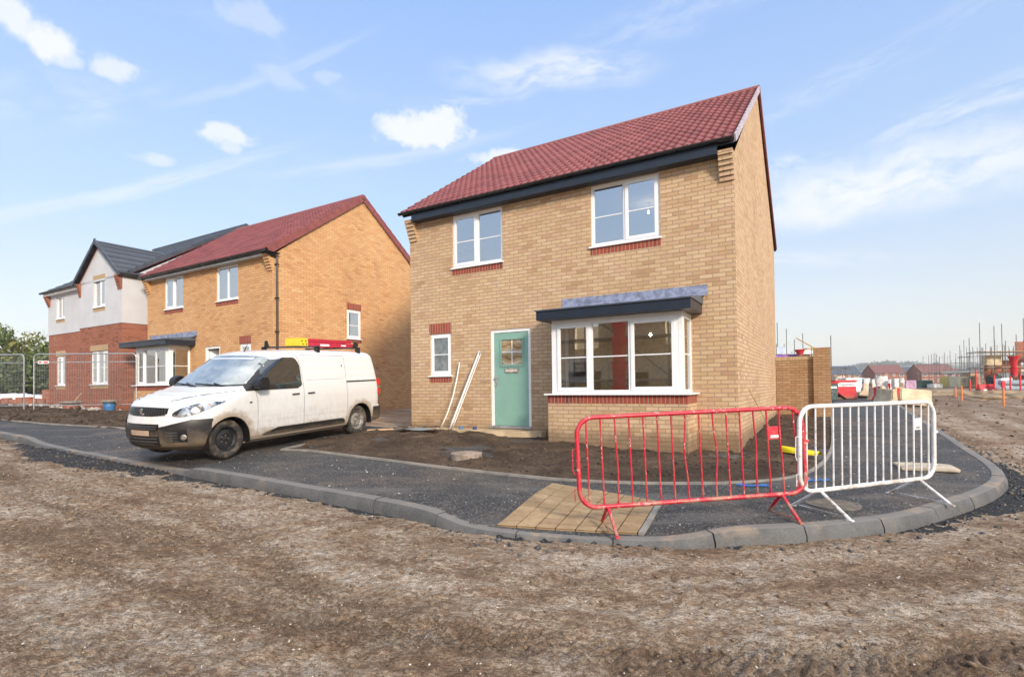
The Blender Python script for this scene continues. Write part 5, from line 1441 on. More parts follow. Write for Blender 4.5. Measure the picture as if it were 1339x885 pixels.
# bits of blue and white plastic by the door
for (lx, ly, lab, c) in ((-5.72, -.22, 'small blue plastic cap lying on the mortar left of the door', (.05,.16,.36)), (-5.35, -.22, 'dark blue plastic fitting lying close to the door frame', (.02,.05,.16))):
    o = thing('blue_fitting', lab, 'plastic cap', (*W(lx, ly), .575), RZ); mb = MB(); mb.lathe([(.045, 0), (.045, .05), (.035, .06), (0, .06)], 14, cap=False); mb.build('cap', plain('blue_cap', c, .5), o, smooth=True)
o = thing('plastic_sheet', 'scrap of pale blue-grey sheet on the soil below the leaning pipes', 'sheet', (*W(-6.5, -.75), g1(*W(-6.5, -.75))+.15), RZ+.1)
mb = MB(); P = [[(x_*.5, y_*.16, .02*sin(x_*3+y_*2)+.03) for x_ in np.linspace(-1, 1, 9)] for y_ in np.linspace(-1, 1, 5)]; mb.grid(P); mb.build('sheet', plain('blue_grey_sheet', (.20,.24,.27), .5), o, smooth=True)
# offcuts at the left house corner
o = thing('timber_offcut', 'pale timber offcut on the mud between van and corner house', 'timber', (-3.0, 12.05, g1(-3, 12.05)+.12), .5)
mb = MB(); mb.box(-.3, .3, -.04, .04, 0, .035); mb.build('plank', M['wood'], o, bevel=.003)
# blue spray marks on the asphalt
bmat = plain('blue_spray_paint', (.02,.16,.50), .8, var=.3, scale=30)
for (x0, y0, lab, sd) in ((3.02, 6.72, 'blue spray-painted scrawl on the asphalt, left one of two', 1), (3.95, 7.02, 'blue spray-painted scrawl on the asphalt, right one of two', 2)):
    rr = random.Random(sd); mb = MB()
    for k in range(5):
        a = .35+rr.uniform(-.35, .35); L_ = rr.uniform(.12, .34); cx_, cy_ = x0+rr.uniform(-.12, .18), y0+rr.uniform(-.06, .08); w_ = rr.uniform(.018, .032)
        pts2 = []
        for q in range(14):
            t = 2*pi*q/14; ex, ey = cos(t)*L_/2*(1+rr.uniform(-.15, .15)), sin(t)*w_*(1+rr.uniform(-.4, .4)); X_, Y_ = cx_+ex*cos(a)-ey*sin(a), cy_+ex*sin(a)+ey*cos(a); pts2.append((X_, Y_, pave_z(X_, Y_)+.006+.0012*k))
        mb.poly(pts2)
    o = mb.build('spray_mark', bmat); tag(o, lab, 'spray mark', 'blue spray marks')
# poster in the bay window
o = thing('window_poster', 'dark poster with pale handwriting stuck inside the bay window', 'poster', (Cx, Cy, 0), RZ)
mb = MB(); mb.box(-2.80, -2.50, -.645, -.642, 1.68, 1.95); mb.build('poster', plain('dark_blue_card', (.03,.045,.06), .7), o)
mb = MB()
for k, (z_, L_, n_) in enumerate(((1.87, .17, 7), (1.78, .20, 8))):
    pth = [(-2.74+L_*i/40, -.648, z_+.016*sin(i*n_*2*pi/40)+.008*sin(i*1.7)) for i in range(41)]; mb.tube(pth, .0045, 5)
mb.build('handwriting', M['upvc'], o); mb = MB(); mb.box(-2.86, -2.47, -.64, -.637, 1.56, 2.06); mb.build('backing_paper', M['upvc'], o)
# red debris chute panel and lamps hanging inside
for (lx, ly, z, lab, par) in ((-1.93, 1.5, 5.22, 'lit ceiling bulb behind the right upstairs window', 5.40), (-1.99, 1.7, 2.60, 'lit ceiling bulb seen through the bay window', 3.0)):
    o = thing('pendant_lamp', lab, 'lamp', (*W(lx, ly), z), RZ)
    m, n, b = newmat('lit_bulb'); b.inputs['Emission Color'].default_value = (1, .82, .55, 1); b.inputs['Emission Strength'].default_value = 90 if z > 4 else 260
    mb = MB(); mb.lathe([(0, -.028), (.016, -.022), (.022, -.005), (.016, .015), (.010, .035)], 14, cap=False); mb.build('bulb', m, o, smooth=True)
    mb = MB(); mb.tube([(0, 0, .035), (0, 0, par-z)], .004, 5); mb.lathe([(.018, .033), (.02, .08)], 10); mb.build('flex', M['upvc'], o)
# ================================================================== left: site fence, drums, pallets, trees
def heras(P0, P1, z0, label, tagged=False):
    P0 = np.array(P0); P1 = np.array(P1); L = float(np.linalg.norm(P1-P0)); rz = atan2(P1[1]-P0[1], P1[0]-P0[0])
    o = thing('mesh_fence_panel', label, 'fence panel', (P0[0], P0[1], z0), rz, 'steel mesh site fence panels')
    R_ = .14; H_ = 2.0
    def arc(cx_, cz, a0, a1): return [(cx_+R_*cos(t), 0, cz+R_*sin(t)) for t in np.linspace(a0, a1, 7)]
    mb = MB(); mb.tube([(.02, 0, 0)]+arc(.02+R_, H_-R_, pi, pi/2)+arc(L-.02-R_, H_-R_, pi/2, 0)+[(L-.02, 0, 0)], .021, 8); mb.build('frame', M['galv'], o, smooth=True)
    mb = MB(); mb.tube([(.03, 0, 1.72), (L-.03, 0, 1.72)], .014, 6); mb.tube([(.03, 0, .25), (L-.03, 0, .25)], .014, 6); mb.build('rail', M['galv'], o)
    mb = MB(); k = .08
    while k < L-.05: mb.box(k-.0018, k+.0018, -.002, .002, .25, 1.96); k += .055
    for z_ in np.arange(.4, 1.9, .26): mb.box(.03, L-.03, -.0018, .0018, z_, z_+.0035)
    mb.build('mesh_wires', M['galv'], o)
    for x_ in (.02, L-.02):
        mb = MB(); mb.box(x_-.12, x_+.12, -.33, .33, -.08, .04); mb.build('foot', M['blackclean'], o, bevel=.02)
    if tagged:
        mb = MB(); mb.box(.16, .50, -.018, -.012, 1.67, 1.77); s_ = mb.build('sign', M['upvc'], o); mb = MB(); mb.box(.18, .28, -.022, -.0185, 1.70, 1.75); mb.box(.34, .48, -.022, -.0185, 1.69, 1.75); mb.build('red_print', M['redpaint'], s_)
    return o
heras((-16.30, 18.10), (-12.95, 18.35), .80, 'mesh fence panel in front of the rendered house with a small red and white sign', True)
heras((-20.1, 18.55), (-16.62, 18.12), .80, 'mesh fence panel left of the signed one, against the trees')
def drum(loc, r, h, c, label, lid=None):
    o = thing('inspection_chamber', label, 'drain chamber', loc)
    mb = MB(); mb.lathe([(r, -.1), (r, h*.45), (r*1.05, h*.5), (r, h*.55), (r, h)], 24); mb.build('riser', plain('chamber_'+str(int(c[2]*100)), c, .55, var=.2), o, smooth=True)
    mb = MB(); mb.lathe([(r*1.45, h), (r*1.5, h+.04), (r*1.3, h+.07), (0, h+.075)], 24); mb.build('lid', M['cover2'], o, smooth=True)
drum((-13.75, 18.15, .82), .17, .32, (.04,.16,.36), 'blue drain chamber with a wide lid at the corner of the rendered house')
drum((-15.55, 18.75, .84), .24, .26, (.36,.16,.13), 'dusty red drain chamber in front of the rendered house')
o = thing('timber_stake', 'thin timber stake leaning on the rendered house by the red drain chamber', 'stake', (-16.1, 19.3, .9)); mb = MB(); mb.tube([(0, 0, 0), (.18, .35, .55)], .02, 5); mb.build('stick', M['wood'], o)
# wrapped pallets and brick stacks beyond the fence
m, n, b = newmat('shrink_wrap'); b.inputs['Base Color'].default_value = (.70,.70,.69,1); b.inputs['Roughness'].default_value = .25; n.sock(b.inputs['Normal'], n.bump(n.noise(n.coord(), 8, 5, .7, 1), .9, .06)); M['wrap'] = m
def mound(loc, sx__, sy__, sz__, mat, name, label, cat, seed=0, rz=0, group=None):
    o = thing(name, label, cat, loc, rz, group); mb = MB(); P = []
    for i in range(15):
        v_ = i/14; P.append([])
        for j in range(25):
            a = 2*pi*j/24; r_ = sin(pi*min(1, .5+v_/2))**.35; x_, y_ = r_*abs(cos(a))**.5*(1 if cos(a) > 0 else -1)*sx__, r_*abs(sin(a))**.5*(1 if sin(a) > 0 else -1)*sy__
            nzv = float(fbm(np.array([x_*1.7+seed]), np.array([y_*1.7+v_*2]), .8, 3, seed)[0]); P[-1].append((x_*(1+nzv*.2), y_*(1+nzv*.2), sz__*v_**.8*(1+nzv*.25)))
    mb.grid(P); mb.poly([tuple(p) for p in P[-1][:-1]]); mb.build('cover', mat, o, smooth=True, angle=80); return o
mound((-27.2, 28.6, .95), 2.6, .7, .5, M['wrap'], 'covered_pallet', 'long white plastic-wrapped stack lying behind the mesh fence', 'covered stack', 3, .1)
mound((-23.2, 28.2, 1.25), 1.5, .6, .34, M['wrap'], 'covered_pallet', 'white sheet draped over bricks next to the rendered house', 'covered stack', 5, .0)
o = thing('brick_stack', 'stack of orange-red bricks under the draped white sheet', 'brick stack', (-22.6, 27.6, 1.0), 0.05)
for k in range(5):
    mb = MB(); mb.box(-1.5+k*.62, -.95+k*.62, -.3, .3, 0, .62); mb.build('brick_pack', M['redbrick'], o, bevel=.01)
o = thing('brick_row', 'low row of loose red bricks on the ground left of the fence joint', 'brick row', (-24.5, 25.8, .98), 0.03)
mb = MB()
for k in range(17): mb.box(-3+k*.35, -2.68+k*.35, -.14+rnd.uniform(-.05, .05), .14, 0, .26+rnd.uniform(-.08, .05))
mb.build('bricks', M['redbrick'], o)

def leaf_mat(name, a, b2, c3):
    m, n, b = newmat(name); co = n.coord()
    f = n.noise(co, .9, 3, .6); g_ = n.noise(co, 9, 3)
    c = n.mix(n.map(f, .35, .65), a, b2); c = n.mix(n.map(g_, .55, .75, 0, .8), c, c3)
    n.sock(b.inputs['Base Color'], c); b.inputs['Roughness'].default_value = .7
    b.inputs['Subsurface Weight'].default_value = 0
    return m
LM = [leaf_mat('leaves_green', (.05,.085,.022), (.10,.13,.03), (.17,.15,.03)), leaf_mat('leaves_yellow_green', (.09,.11,.025), (.17,.17,.04), (.24,.17,.03)), leaf_mat('leaves_dark', (.03,.055,.02), (.06,.085,.025), (.10,.10,.03))]
M['bark'] = plain('bark', (.11,.08,.06), .95, var=.3, scale=8)
def tree(name, label, loc, h, r, mat, seed, n_leaf=5200, size=.16, bare=False, group=None, low=.12):
    rs = np.random.RandomState(seed); o = thing(name, label, 'tree', loc, rs.rand()*6, group)
    mb = MB(); tips = []
    def branch(p, d, L, rad, lev):
        q = p; pts = [tuple(p)]; rr = [rad]; k = 4
        for i in range(k):
            d = (d+Vector(rs.uniform(-.16, .16, 3))+Vector((0, 0, .04))).normalized(); q = q+d*L/k; pts.append(tuple(q)); rr.append(rad*(1-.6*(i+1)/k))
            if lev < 3 and i >= 1:
                for _ in range(2 if lev < 2 else (3 if bare else 1)):
                    a = rs.uniform(0, 6.28); dd_ = (d*.7+Vector((cos(a), sin(a), rs.uniform(.0, .5)))*.75).normalized(); branch(q, dd_, L*rs.uniform(.5, .72), rad*(1-.6*(i+1)/k)*.6, lev+1)
        tips.append(q); mb.tube(pts, rad, 5 if lev > 1 else 7, rr=rr)
    branch(Vector((0, 0, -.2)), Vector((0, 0, 1)), h*.5, h*.02, 0)
    mb.build('trunk', M['bark'], o)
    if bare: return o
    # leaf clumps through the volume, denser at the shell, gaps between lobes
    nc = 46; cl = []
    while len(cl) < nc:
        p = rs.uniform(-1, 1, 3); q_ = np.linalg.norm(p)
        if .35 < q_ < 1.0: cl.append(np.array([p[0]*r, p[1]*r, h*(low+(1-low)*.5)+p[2]*h*(1-low)*.5])*1.0)
    cl = np.array(cl); cr_ = rs.uniform(.13, .30, nc)*r*1.15
    idx = rs.randint(0, nc, n_leaf); dirs = rs.randn(n_leaf, 3); dirs /= np.linalg.norm(dirs, axis=1)[:, None]
    c_ = cl[idx]+dirs*(cr_[idx]*rs.uniform(.45, 1.12, n_leaf))[:, None]; c_[:, 2] = np.maximum(c_[:, 2], .1)
    s = size*rs.uniform(.6, 1.4, n_leaf); t1 = rs.randn(n_leaf, 3); t1 /= np.linalg.norm(t1, axis=1)[:, None]; t2 = np.cross(t1, dirs); t2 /= (np.linalg.norm(t2, axis=1)[:, None]+1e-6)
    V = np.stack([c_-t1*s[:, None], c_+t2*s[:, None]*.55, c_+t1*s[:, None], c_-t2*s[:, None]*.55], 1).reshape(-1, 3)
    mesh_np('crown', V, np.arange(n_leaf*4).reshape(-1, 4), mat, o)
    return o
tree('broadleaf_tree', 'rounded dark green tree at the left edge beyond the site fence', (-45.5, 45.5, .95), 6.0, 3.4, LM[0], 1)
tree('broadleaf_tree', 'yellow-green autumn tree behind the joint of the fence panels', (-40.8, 46.5, .95), 5.3, 3.3, LM[1], 2)
tree('broadleaf_tree', 'deep green tree beside the left wall of the rendered house', (-37.0, 44.5, .95), 5.2, 2.9, LM[0], 3)
tree('broadleaf_tree', 'tall olive tree cut by the left edge of the picture', (-50.5, 50, .95), 7.0, 3.8, LM[1], 4)
tree('bare_tree', 'bare winter tree rising above the hedge beside the rendered house', (-40.6, 49.5, .95), 7.6, 2.0, LM[0], 5, bare=True)
tree('bare_tree', 'bare twiggy tree above the left edge of the hedge', (-48.3, 53, .95), 7.4, 2.0, LM[0], 15, bare=True)
tree('hedge_bush', 'dark bush low in the hedge at the left edge', (-42.8, 41.5, .95), 3.0, 3.6, LM[2], 6, 5200, .15, low=0)
tree('hedge_bush', 'dark bush low in the hedge next to the rendered house', (-37.2, 41.2, .95), 2.8, 3.2, LM[2], 7, 4200, .15, low=0)

# ================================================================== right: far houses and the hill
def far_house(x0, x1, y0, zr, ze, roof, label, wallm='redbrick', wins=4, depth=8.0, zb=-1.0):
    o = thing('distant_house', label, 'house', ((x0+x1)/2, y0, zb), 0, 'houses on the skyline beyond the site'); w_ = (x1-x0)/2
    mb = MB(); mb.box(-w_, w_, 0, depth, 0, ze-zb); mb.poly([(-w_, 0, ze-zb+.002), (-w_, depth, ze-zb+.002), (-w_, depth/2, zr-zb-.1)][::-1]); mb.poly([(w_, 0, ze-zb+.002), (w_, depth, ze-zb+.002), (w_, depth/2, zr-zb-.1)]); mb.build('wall', M[wallm], o)
    mb = MB(); e_ = zr-zb; q = ze-zb
    for ya, yb in ((-.35, depth/2), (depth+.35, depth/2)): flat_pitch(mb, -w_-.2, w_+.2, ya, q-.15, yb, e_, t=.18)
    mb.build('roof', roof, o)
    for k in range(wins):
        cx_ = -w_+2*w_*(k+.5)/wins; ww = .9 if k in (0, wins-1) else .45
        for (za, zb2) in ((q-1.55, q-.35), (q-4.1, q-2.8)):
            mb = MB(); mb.box(cx_-ww, cx_+ww, -.06, -.005, za, zb2); wn_ = mb.build('window', M['upvc'], o)
            mb = MB(); mb.box(cx_-ww+.12, cx_-.05, -.075, -.062, za+.12, zb2-.12); mb.box(cx_+.05, cx_+ww-.12, -.075, -.062, za+.12, zb2-.12); mb.build('pane', M['grey_black'], wn_)
    return o
def FX(px, Y): return (px-669.5)/695*Y
bt, gt = M['browntile'], M['greytile']
far_house(FX(1078,220), FX(1125,220), 220, 8.6, 5.3, gt, 'far house with dark green-grey roof just right of the garden pier', wins=5)
far_house(FX(1120,240), FX(1136,240), 240, 6.2, 3.6, gt, 'small far outbuilding with grey roof between two houses', wins=2)
far_house(FX(1144,220), FX(1184,220), 220, 8.9, 5.5, bt, 'far house with brown-red roof in the middle of the row', wins=4)
far_house(FX(1183,235), FX(1206,235), 235, 8.3, 5.2, gt, 'far house with dark grey roof between two brown-roofed ones', wins=2)
far_house(FX(1205,215), FX(1250,215), 215, 8.8, 5.4, bt, 'long far house with brown roof behind the tank cages', wins=5)
far_house(FX(1252,230), FX(1262,230), 230, 7.2, 5.0, bt, 'narrow far house with dark roof right of the long brown-roofed one', wins=1)
far_house(FX(1268,250), FX(1300,250), 250, 7.0, 4.6, gt, 'far house half hidden behind the distant scaffolding', wins=3)
# hill
hx_ = np.linspace(200, 1700, 120); hm = MB(); rows = []
for (yy, k) in ((880, 0.0), (960, .45), (1060, .82), (1180, 1.0), (1350, .9), (1600, .5), (1700, 0)):
    r_ = []
    for x_ in hx_:
        pxv = x_/1180*695+669.5
        top = float(np.interp(pxv, [760, 900, 1000, 1085, 1110, 1140, 1170, 1200, 1240, 1300, 1340, 1500, 1700], [3, 10, 18, 26, 32, 40, 40, 33, 28, 31, 28, 20, 10]))
        z_ = -4+(top+4)*k; z_ += float(fbm(np.array([x_]), np.array([yy*1.0]), 55, 4, 77)[0])*9*min(1, k*2)+float(fbm(np.array([x_]), np.array([yy*1.0]), 14, 3, 79)[0])*6*min(1, k*2)
        r_.append((x_, yy, z_))
    rows.append(r_)
hm.grid(rows)
hl_m = plain('wooded_hillside', (.085,.10,.055), .95, var=.45, scale=.02)
tag(hm.build('hill', hl_m, smooth=True, angle=80), 'low wooded hill on the horizon', kind='structure')
# tree belt on the hill and behind the houses, read as one mass
tb = MB(); rs = np.random.RandomState(9); V = []; Fq = []
nleaf = 9000; X_ = rs.uniform(330, 1150, nleaf); Y_ = rs.uniform(1120, 1230, nleaf)
top = np.interp(X_/1180*695+669.5, [760, 900, 1000, 1085, 1110, 1140, 1170, 1200, 1240, 1300, 1340, 1500], [3, 10, 18, 26, 32, 40, 40, 33, 28, 31, 28, 20])
Zb = top-3+rs.uniform(0, 1, nleaf)*(5+9*np.clip(fbm(X_, Y_*0, 18, 3, 91)+.25, 0, 1)); c_ = np.stack([X_, Y_, Zb], 1); t1 = rs.randn(nleaf, 3)*2.0; t2 = rs.randn(nleaf, 3)*1.6
Vt = np.stack([c_-t1, c_+t2, c_+t1, c_-t2], 1).reshape(-1, 3)
tag(mesh_np('far_woodland', Vt, np.arange(nleaf*4).reshape(-1, 4), LM[2]), 'wooded skyline along the top of the far hill', kind='stuff')

# ================================================================== right: building site
GS = float(G(30, 45))
M['orange'] = plain('orange_paint', (.75,.16,.04), .6); M['red_plastic'] = plain('red_plastic', (.55,.02,.03), .5, var=.25, dirt=(.0,.25)); M['beige_plastic'] = plain('dirty_cream_plastic', (.55,.45,.30), .6, var=.25, scale=3)
def skip():
    o = thing('tipping_skip', 'small red tipping skip with a white name label on the far footpath', 'skip', (14.55, 23.2, float(G(14.5, 23.2))+.09), .0)
    mb = MB(); pr = [(-.46, .80), (.47, .80), (.49, .02), (.02, .02), (-.44, .38)]
    mb.prism([(x_, z_) for x_, z_ in pr], 'y', 0, 1.0); body = mb.build('body', M['red_plastic'], o, bevel=.015)
    mb = MB(); mb.box(-.50, .51, -.04, 1.04, .78, .84); mb.build('rim', M['red_plastic'], body, bevel=.01)
    mb = MB(); mb.box(-.34, .45, -.010, -.003, .56, .74); lb_ = mb.build('label', M['upvc'], o)
    cu = bpy.data.curves.new('label_text', 'FONT'); cu.body = 'Expendor'; cu.size = .17; cu.align_x = 'CENTER'; cu.extrude = .002
    t0 = bpy.data.objects.new('t', cu); COL.objects.link(t0); me = bpy.data.meshes.new_from_object(t0.evaluated_get(bpy.context.evaluated_depsgraph_get())); bpy.data.objects.remove(t0); me.materials.clear(); me.materials.append(plain('dark_blue_ink', (.02,.05,.15), .6))
    t = bpy.data.objects.new('label_text', me); COL.objects.link(t); t.parent = lb_; t.location = (.055, -.014, .60); t.rotation_euler = (pi/2, 0, 0)
    mb = MB(); mb.box(-.45, -.05, .1, .2, -.02, .10); mb.box(-.45, .4, .7, .8, -.02, .10); mb.build('runner', M['black'], o)
skip()
def bin_():
    o = thing('waste_container', 'dark green waste container between the garden pier and the red skip', 'container', (13.1, 22.2, float(G(13, 22.2))+.09), .0)
    mb = MB(); mb.prism([(-.55, .02), (.50, .02), (.54, .72), (-.58, .72)], 'y', 0, .8); bb = mb.build('body', plain('dark_green_plastic', (.035,.075,.075), .5, var=.15), o, bevel=.03)
    mb = MB(); mb.box(-.60, .56, -.03, .83, .722, .78); mb.build('lid', M['red_plastic'], o, bevel=.02)
    mb = MB(); mb.box(.12, .44, -.03, -.012, .52, .60); mb.build('label', M['upvc'], bb)
    mb = MB()
    for cx_ in (.07, .22): mb.tube([(cx_+.06*cos(t), -.028, .33+.09*sin(t)) for t in np.linspace(0, 2*pi, 13)], .010, 5)
    mb.tube([(.32, -.03, .40), (.40, -.03, .26), (.46, -.03, .38)], .010, 5); mb.build('scrawl', plain('grey_lilac_marker', (.35,.33,.38), .7), bb)
bin_()
def block(loc, rz, tilt, red, label, L=1.0):
    o = thing('traffic_separator', label, 'barrier block', loc); o.rotation_euler = (tilt[0], tilt[1], rz); o['group'] = 'plastic barrier blocks heaped on the footpath'
    pr = [(-.22, 0), (.22, 0), (.20, .12), (.11, .26), (.085, .60), (-.085, .60), (-.11, .26), (-.20, .12)]
    mb = MB(); mb.prism(pr, 'x', -L/2, L/2); mb.build('shell', M['beige_plastic'], o, bevel=.03)
    if red:
        mb = MB()
        for k in range(2): mb.prism([(-.227, .02), (-.207, .13), (-.117, .265), (-.092, .58), (.092, .58), (.117, .265), (.207, .13), (.227, .02)], 'x', -L/2+.08+k*.28, -L/2+.26+k*.28)
        mb.build('red_panel', M['red_plastic'], o)
    return o
def bz(x, y): return float(G(x, y))+.02
for args in [((FX(1128,24.5), 24.5, 0), 1.1, (.12, .3), True, 'cream barrier block with red end, tipped against the red skip side'),
             ((FX(1147,22.5), 22.5, 0), 1.45, (.0, .1), True, 'cream barrier block with red end standing upright behind the white barrier corner'),
             ((FX(1158,20.2), 20.2, 0), 1.5, (.0, -.05), False, 'cream barrier block nearest the kerb line, seen end on'),
             ((FX(1176,21.0), 21.0, 0), .15, (.25, .18), True, 'cream barrier block with red panels leaning to the left'),
             ((FX(1195,19.6), 19.6, 0), -.25, (-.1, .10), False, 'long cream barrier block lying furthest right of the heap'),
             ((FX(1166,26.5), 26.5, 0), .9, (.4, .0), True, 'cream barrier block with red panels at the back of the heap')]:
    (x_, y_, _), rz, tl, rd, lab = args; block((x_, y_, bz(x_, y_)+.02), rz, tl, rd, lab)
for k, (pxv, Y_, h_, w_, lab) in enumerate([(1134, 26, .95, .22, 'white wrapped bundle standing leftmost behind the barrier blocks'), (1142, 25, .92, .26, 'white wrapped bundle second from the left, with a grey top'), (1153, 24, 1.05, .34, 'widest white wrapped bundle in the middle of the heap'), (1163, 24.5, .9, .2, 'narrow white wrapped bundle right of the widest one'), (1171, 23.5, .95, .24, 'white wrapped bundle second from the right'), (1179, 22.0, 1.0, .16, 'thin white wrapped bundle standing rightmost in the heap')]):
    x_ = FX(pxv, Y_); o = thing('wrapped_bundle', lab, 'wrapped bundle', (x_, Y_, bz(x_, Y_)), .2*k, 'white wrapped bundles on the footpath'); rr = random.Random(k); mb = MB(); P = []
    for i in range(9):
        t = i/8; P.append([((w_+rr.uniform(-.03, .03))*cos(a)*(1-.15*t)+rr.uniform(-.02, .02)+.06*t*(1 if k % 2 else -1), (w_*.6+rr.uniform(-.03, .03))*sin(a), h_*t) for a in np.linspace(0, 2*pi, 13)[:-1]]); P[-1].append(P[-1][0])
    mb.grid(P); mb.poly(P[-1][:-1]); mb.build('wrap', M['wrap'], o, smooth=True, angle=30)
    mb = MB(); mb.box(-w_*.7, w_*.7, -w_*.35, w_*.35, .02, h_*.8); mb.build('contents', M['red_plastic' if k in (2, 3) else 'wood'], o)
def ibc(x_, y_, mat, label, fy):
    o = thing('tank_cage', label, 'liquid tank', (x_, y_, GS-.08), .12, 'caged liquid tanks')
    mb = MB(); mb.box(-.48, .48, -.48, .48, .17, 1.14); mb.build('tank', mat, o, bevel=.05)
    mb = MB()
    for k in range(8):
        t = -.5+k/7
        for q in (-.51, .51): mb.tube([(t, q, .15), (t, q, 1.16)], .007, 4); mb.tube([(q, t, .15), (q, t, 1.16)], .007, 4)
    for z_ in np.linspace(.2, 1.16, 5): mb.tube([(-.51, -.51, z_), (.51, -.51, z_), (.51, .51, z_), (-.51, .51, z_)], .012, 4, closed=True)
    mb.build('cage', M['galv'], o)
    mb = MB()
    for q in (-.42, 0, .42): mb.box(q-.06, q+.06, -.5, .5, 0, .13)
    mb.box(-.5, .5, -.5, .5, .135, .16); mb.build('pallet', M['wood'], o)
    if fy: mb = MB(); mb.box(-.25, .2, -.535, -.53, .62, .95); mb.build('label', M['galv'], o)
cream = plain('cream_plastic', (.72,.64,.42), .5); yel = plain('yellow_tank', (.72,.55,.08), .5)
ibc(FX(1240,50), 50, yel, 'yellow caged liquid tank at the left of three', False); ibc(FX(1253,48), 48, cream, 'cream caged liquid tank with grey label, middle of three', True); ibc(FX(1265.5,48.5), 48.5, cream, 'cream caged liquid tank without label, right of three', False)
def pallet_pack(x_, y_, w_, h_, c, label, cat='wrapped pallet'):
    o = thing('block_pack', label, cat, (x_, y_, GS-.08), .1); mb = MB(); mb.box(-w_/2, w_/2, -.4, .4, .12, h_); mb.build('blocks', plain('pack_'+str(int(c[0]*100))+str(int(c[1]*100)), c, .6, var=.3, scale=4), o, bevel=.03)
    mb = MB(); mb.box(-w_/2, w_/2, -.4, .4, 0, .02); mb.box(-w_/2, w_/2, -.4, .4, .10, .118)
    for q in (-w_*.4, 0, w_*.4): mb.box(q-.05, q+.05, -.4, .4, .02, .10)
    mb.build('pallet', M['wood'], o)
pallet_pack(FX(1171,46), 46, .85, .78, (.34,.20,.30), 'purple-wrapped block pack on a pallet, left one')
pallet_pack(FX(1186,45), 45, 1.0, .85, (.38,.24,.35), 'larger purple-wrapped block pack right of the other purple one')
pallet_pack(FX(1203,50), 50, 1.9, .85, (.04,.075,.065), 'dark green covered stack between purple packs and tanks')
pallet_pack(FX(1222,49), 49, .9, .5, (.70,.68,.64), 'low white pack on a pallet left of the yellow tank')
pallet_pack(FX(1271,57), 57, 1.5, 1.6, (.28,.18,.12), 'tall brown brick pack behind the cream tanks', 'brick pack')
pallet_pack(FX(1113,34), 34, 1.3, 1.0, (.68,.70,.70), 'white boxed pallet behind the red skip')
pallet_pack(FX(1094,36), 36, .8, 1.15, (.50,.42,.33), 'beige pallet load behind the green container')
# long low mounds of spoil
def spoil(x_, y_, L_, w_, h_, label, rz=0, mt='clod'):
    o = mound((x_, y_, bz(x_, y_)-.1), L_, w_, h_, M['spoil'], 'spoil_heap', label, 'spoil heap', int(x_*3) % 50, rz)
M['spoil'] = plain('clay_spoil', (.20,.145,.09), .95, var=.55, scale=1.4, bump=1, bscale=6)
spoil(FX(1325, 24), 24, 2.6, .7, .30, 'lumpy ridge of clay by the tall orange stake', .2); spoil(FX(1285, 29), 29, 3.5, .8, .28, 'low clay ridge in front of the red barrier blocks', .05)
spoil(FX(1215, 34), 34, 3.2, .7, .22, 'low clay ridge left of the orange stakes', .1); spoil(FX(1236, 60), 60, 9, 1.2, .5, 'long pale heap behind the caged tanks', .1)
for pxv, Y_, h_, lab in ((1249, 26, .50, 'short orange stake leftmost of three'), (1257, 23, .62, 'orange stake in front of the cream tanks'), (1311.5, 19.5, .95, 'tallest orange stake, nearest the right edge')):
    x_ = FX(pxv, Y_); o = thing('marker_stake', lab, 'stake', (x_, Y_, bz(x_, Y_)-.05), 0, 'orange marker stakes'); mb = MB(); mb.box(-.022, .022, -.022, .022, 0, h_); mb.poly([(-.022, -.022, h_+.001), (.022, -.022, h_+.001), (0, 0, h_+.05)]); mb.build('post', M['orange'], o)
    if h_ > .9: mb = MB(); mb.box(-.06, .06, -.03, .03, h_-.25, h_-.03); mb.build('red_tape', M['red_plastic'], o)
for k, (pxv, lab) in enumerate(((1284, 'red plastic barrier block with white foot, left of the pair'), (1295, 'red plastic barrier block, right of the pair'))):
    Y_ = 34; x_ = FX(pxv, Y_); o = thing('water_barrier', lab, 'barrier block', (x_, Y_, bz(x_, Y_)), .1*k, 'red water-filled barriers'); mb = MB(); mb.prism([(-.2, 0), (.2, 0), (.17, .15), (.08, .28), (.07, .45), (-.07, .45), (-.08, .28), (-.17, .15)], 'x', -.27, .27); mb.build('shell', M['red_plastic'], o, bevel=.03)
    mb = MB(); mb.box(-.1, .1, -.22, -.202, .0, .14); mb.build('white_foot', M['upvc'], o)
for k, (dz, lab) in enumerate(((0, 'grey twin-wall drain pipe lowest in the pile at the right edge'), (.36, 'grey twin-wall drain pipe lying on top of the lower one'))):
    Y_ = 33; x_ = FX(1312, Y_); o = thing('drain_pipe', lab, 'drain pipe', (x_, Y_+.25*k, bz(x_, Y_)+.17+dz), -.05, 'drain pipes'); mb = MB(); pr = []
    for i in range(60): pr.append((.155+.02*(i % 2), i*.05))
    mb.lathe(pr, 18, Matrix.Rotation(radians(90), 4, 'Y')); mb.build('pipe', plain('blue_grey_plastic', (.25,.29,.33), .5), o, smooth=True, angle=30)

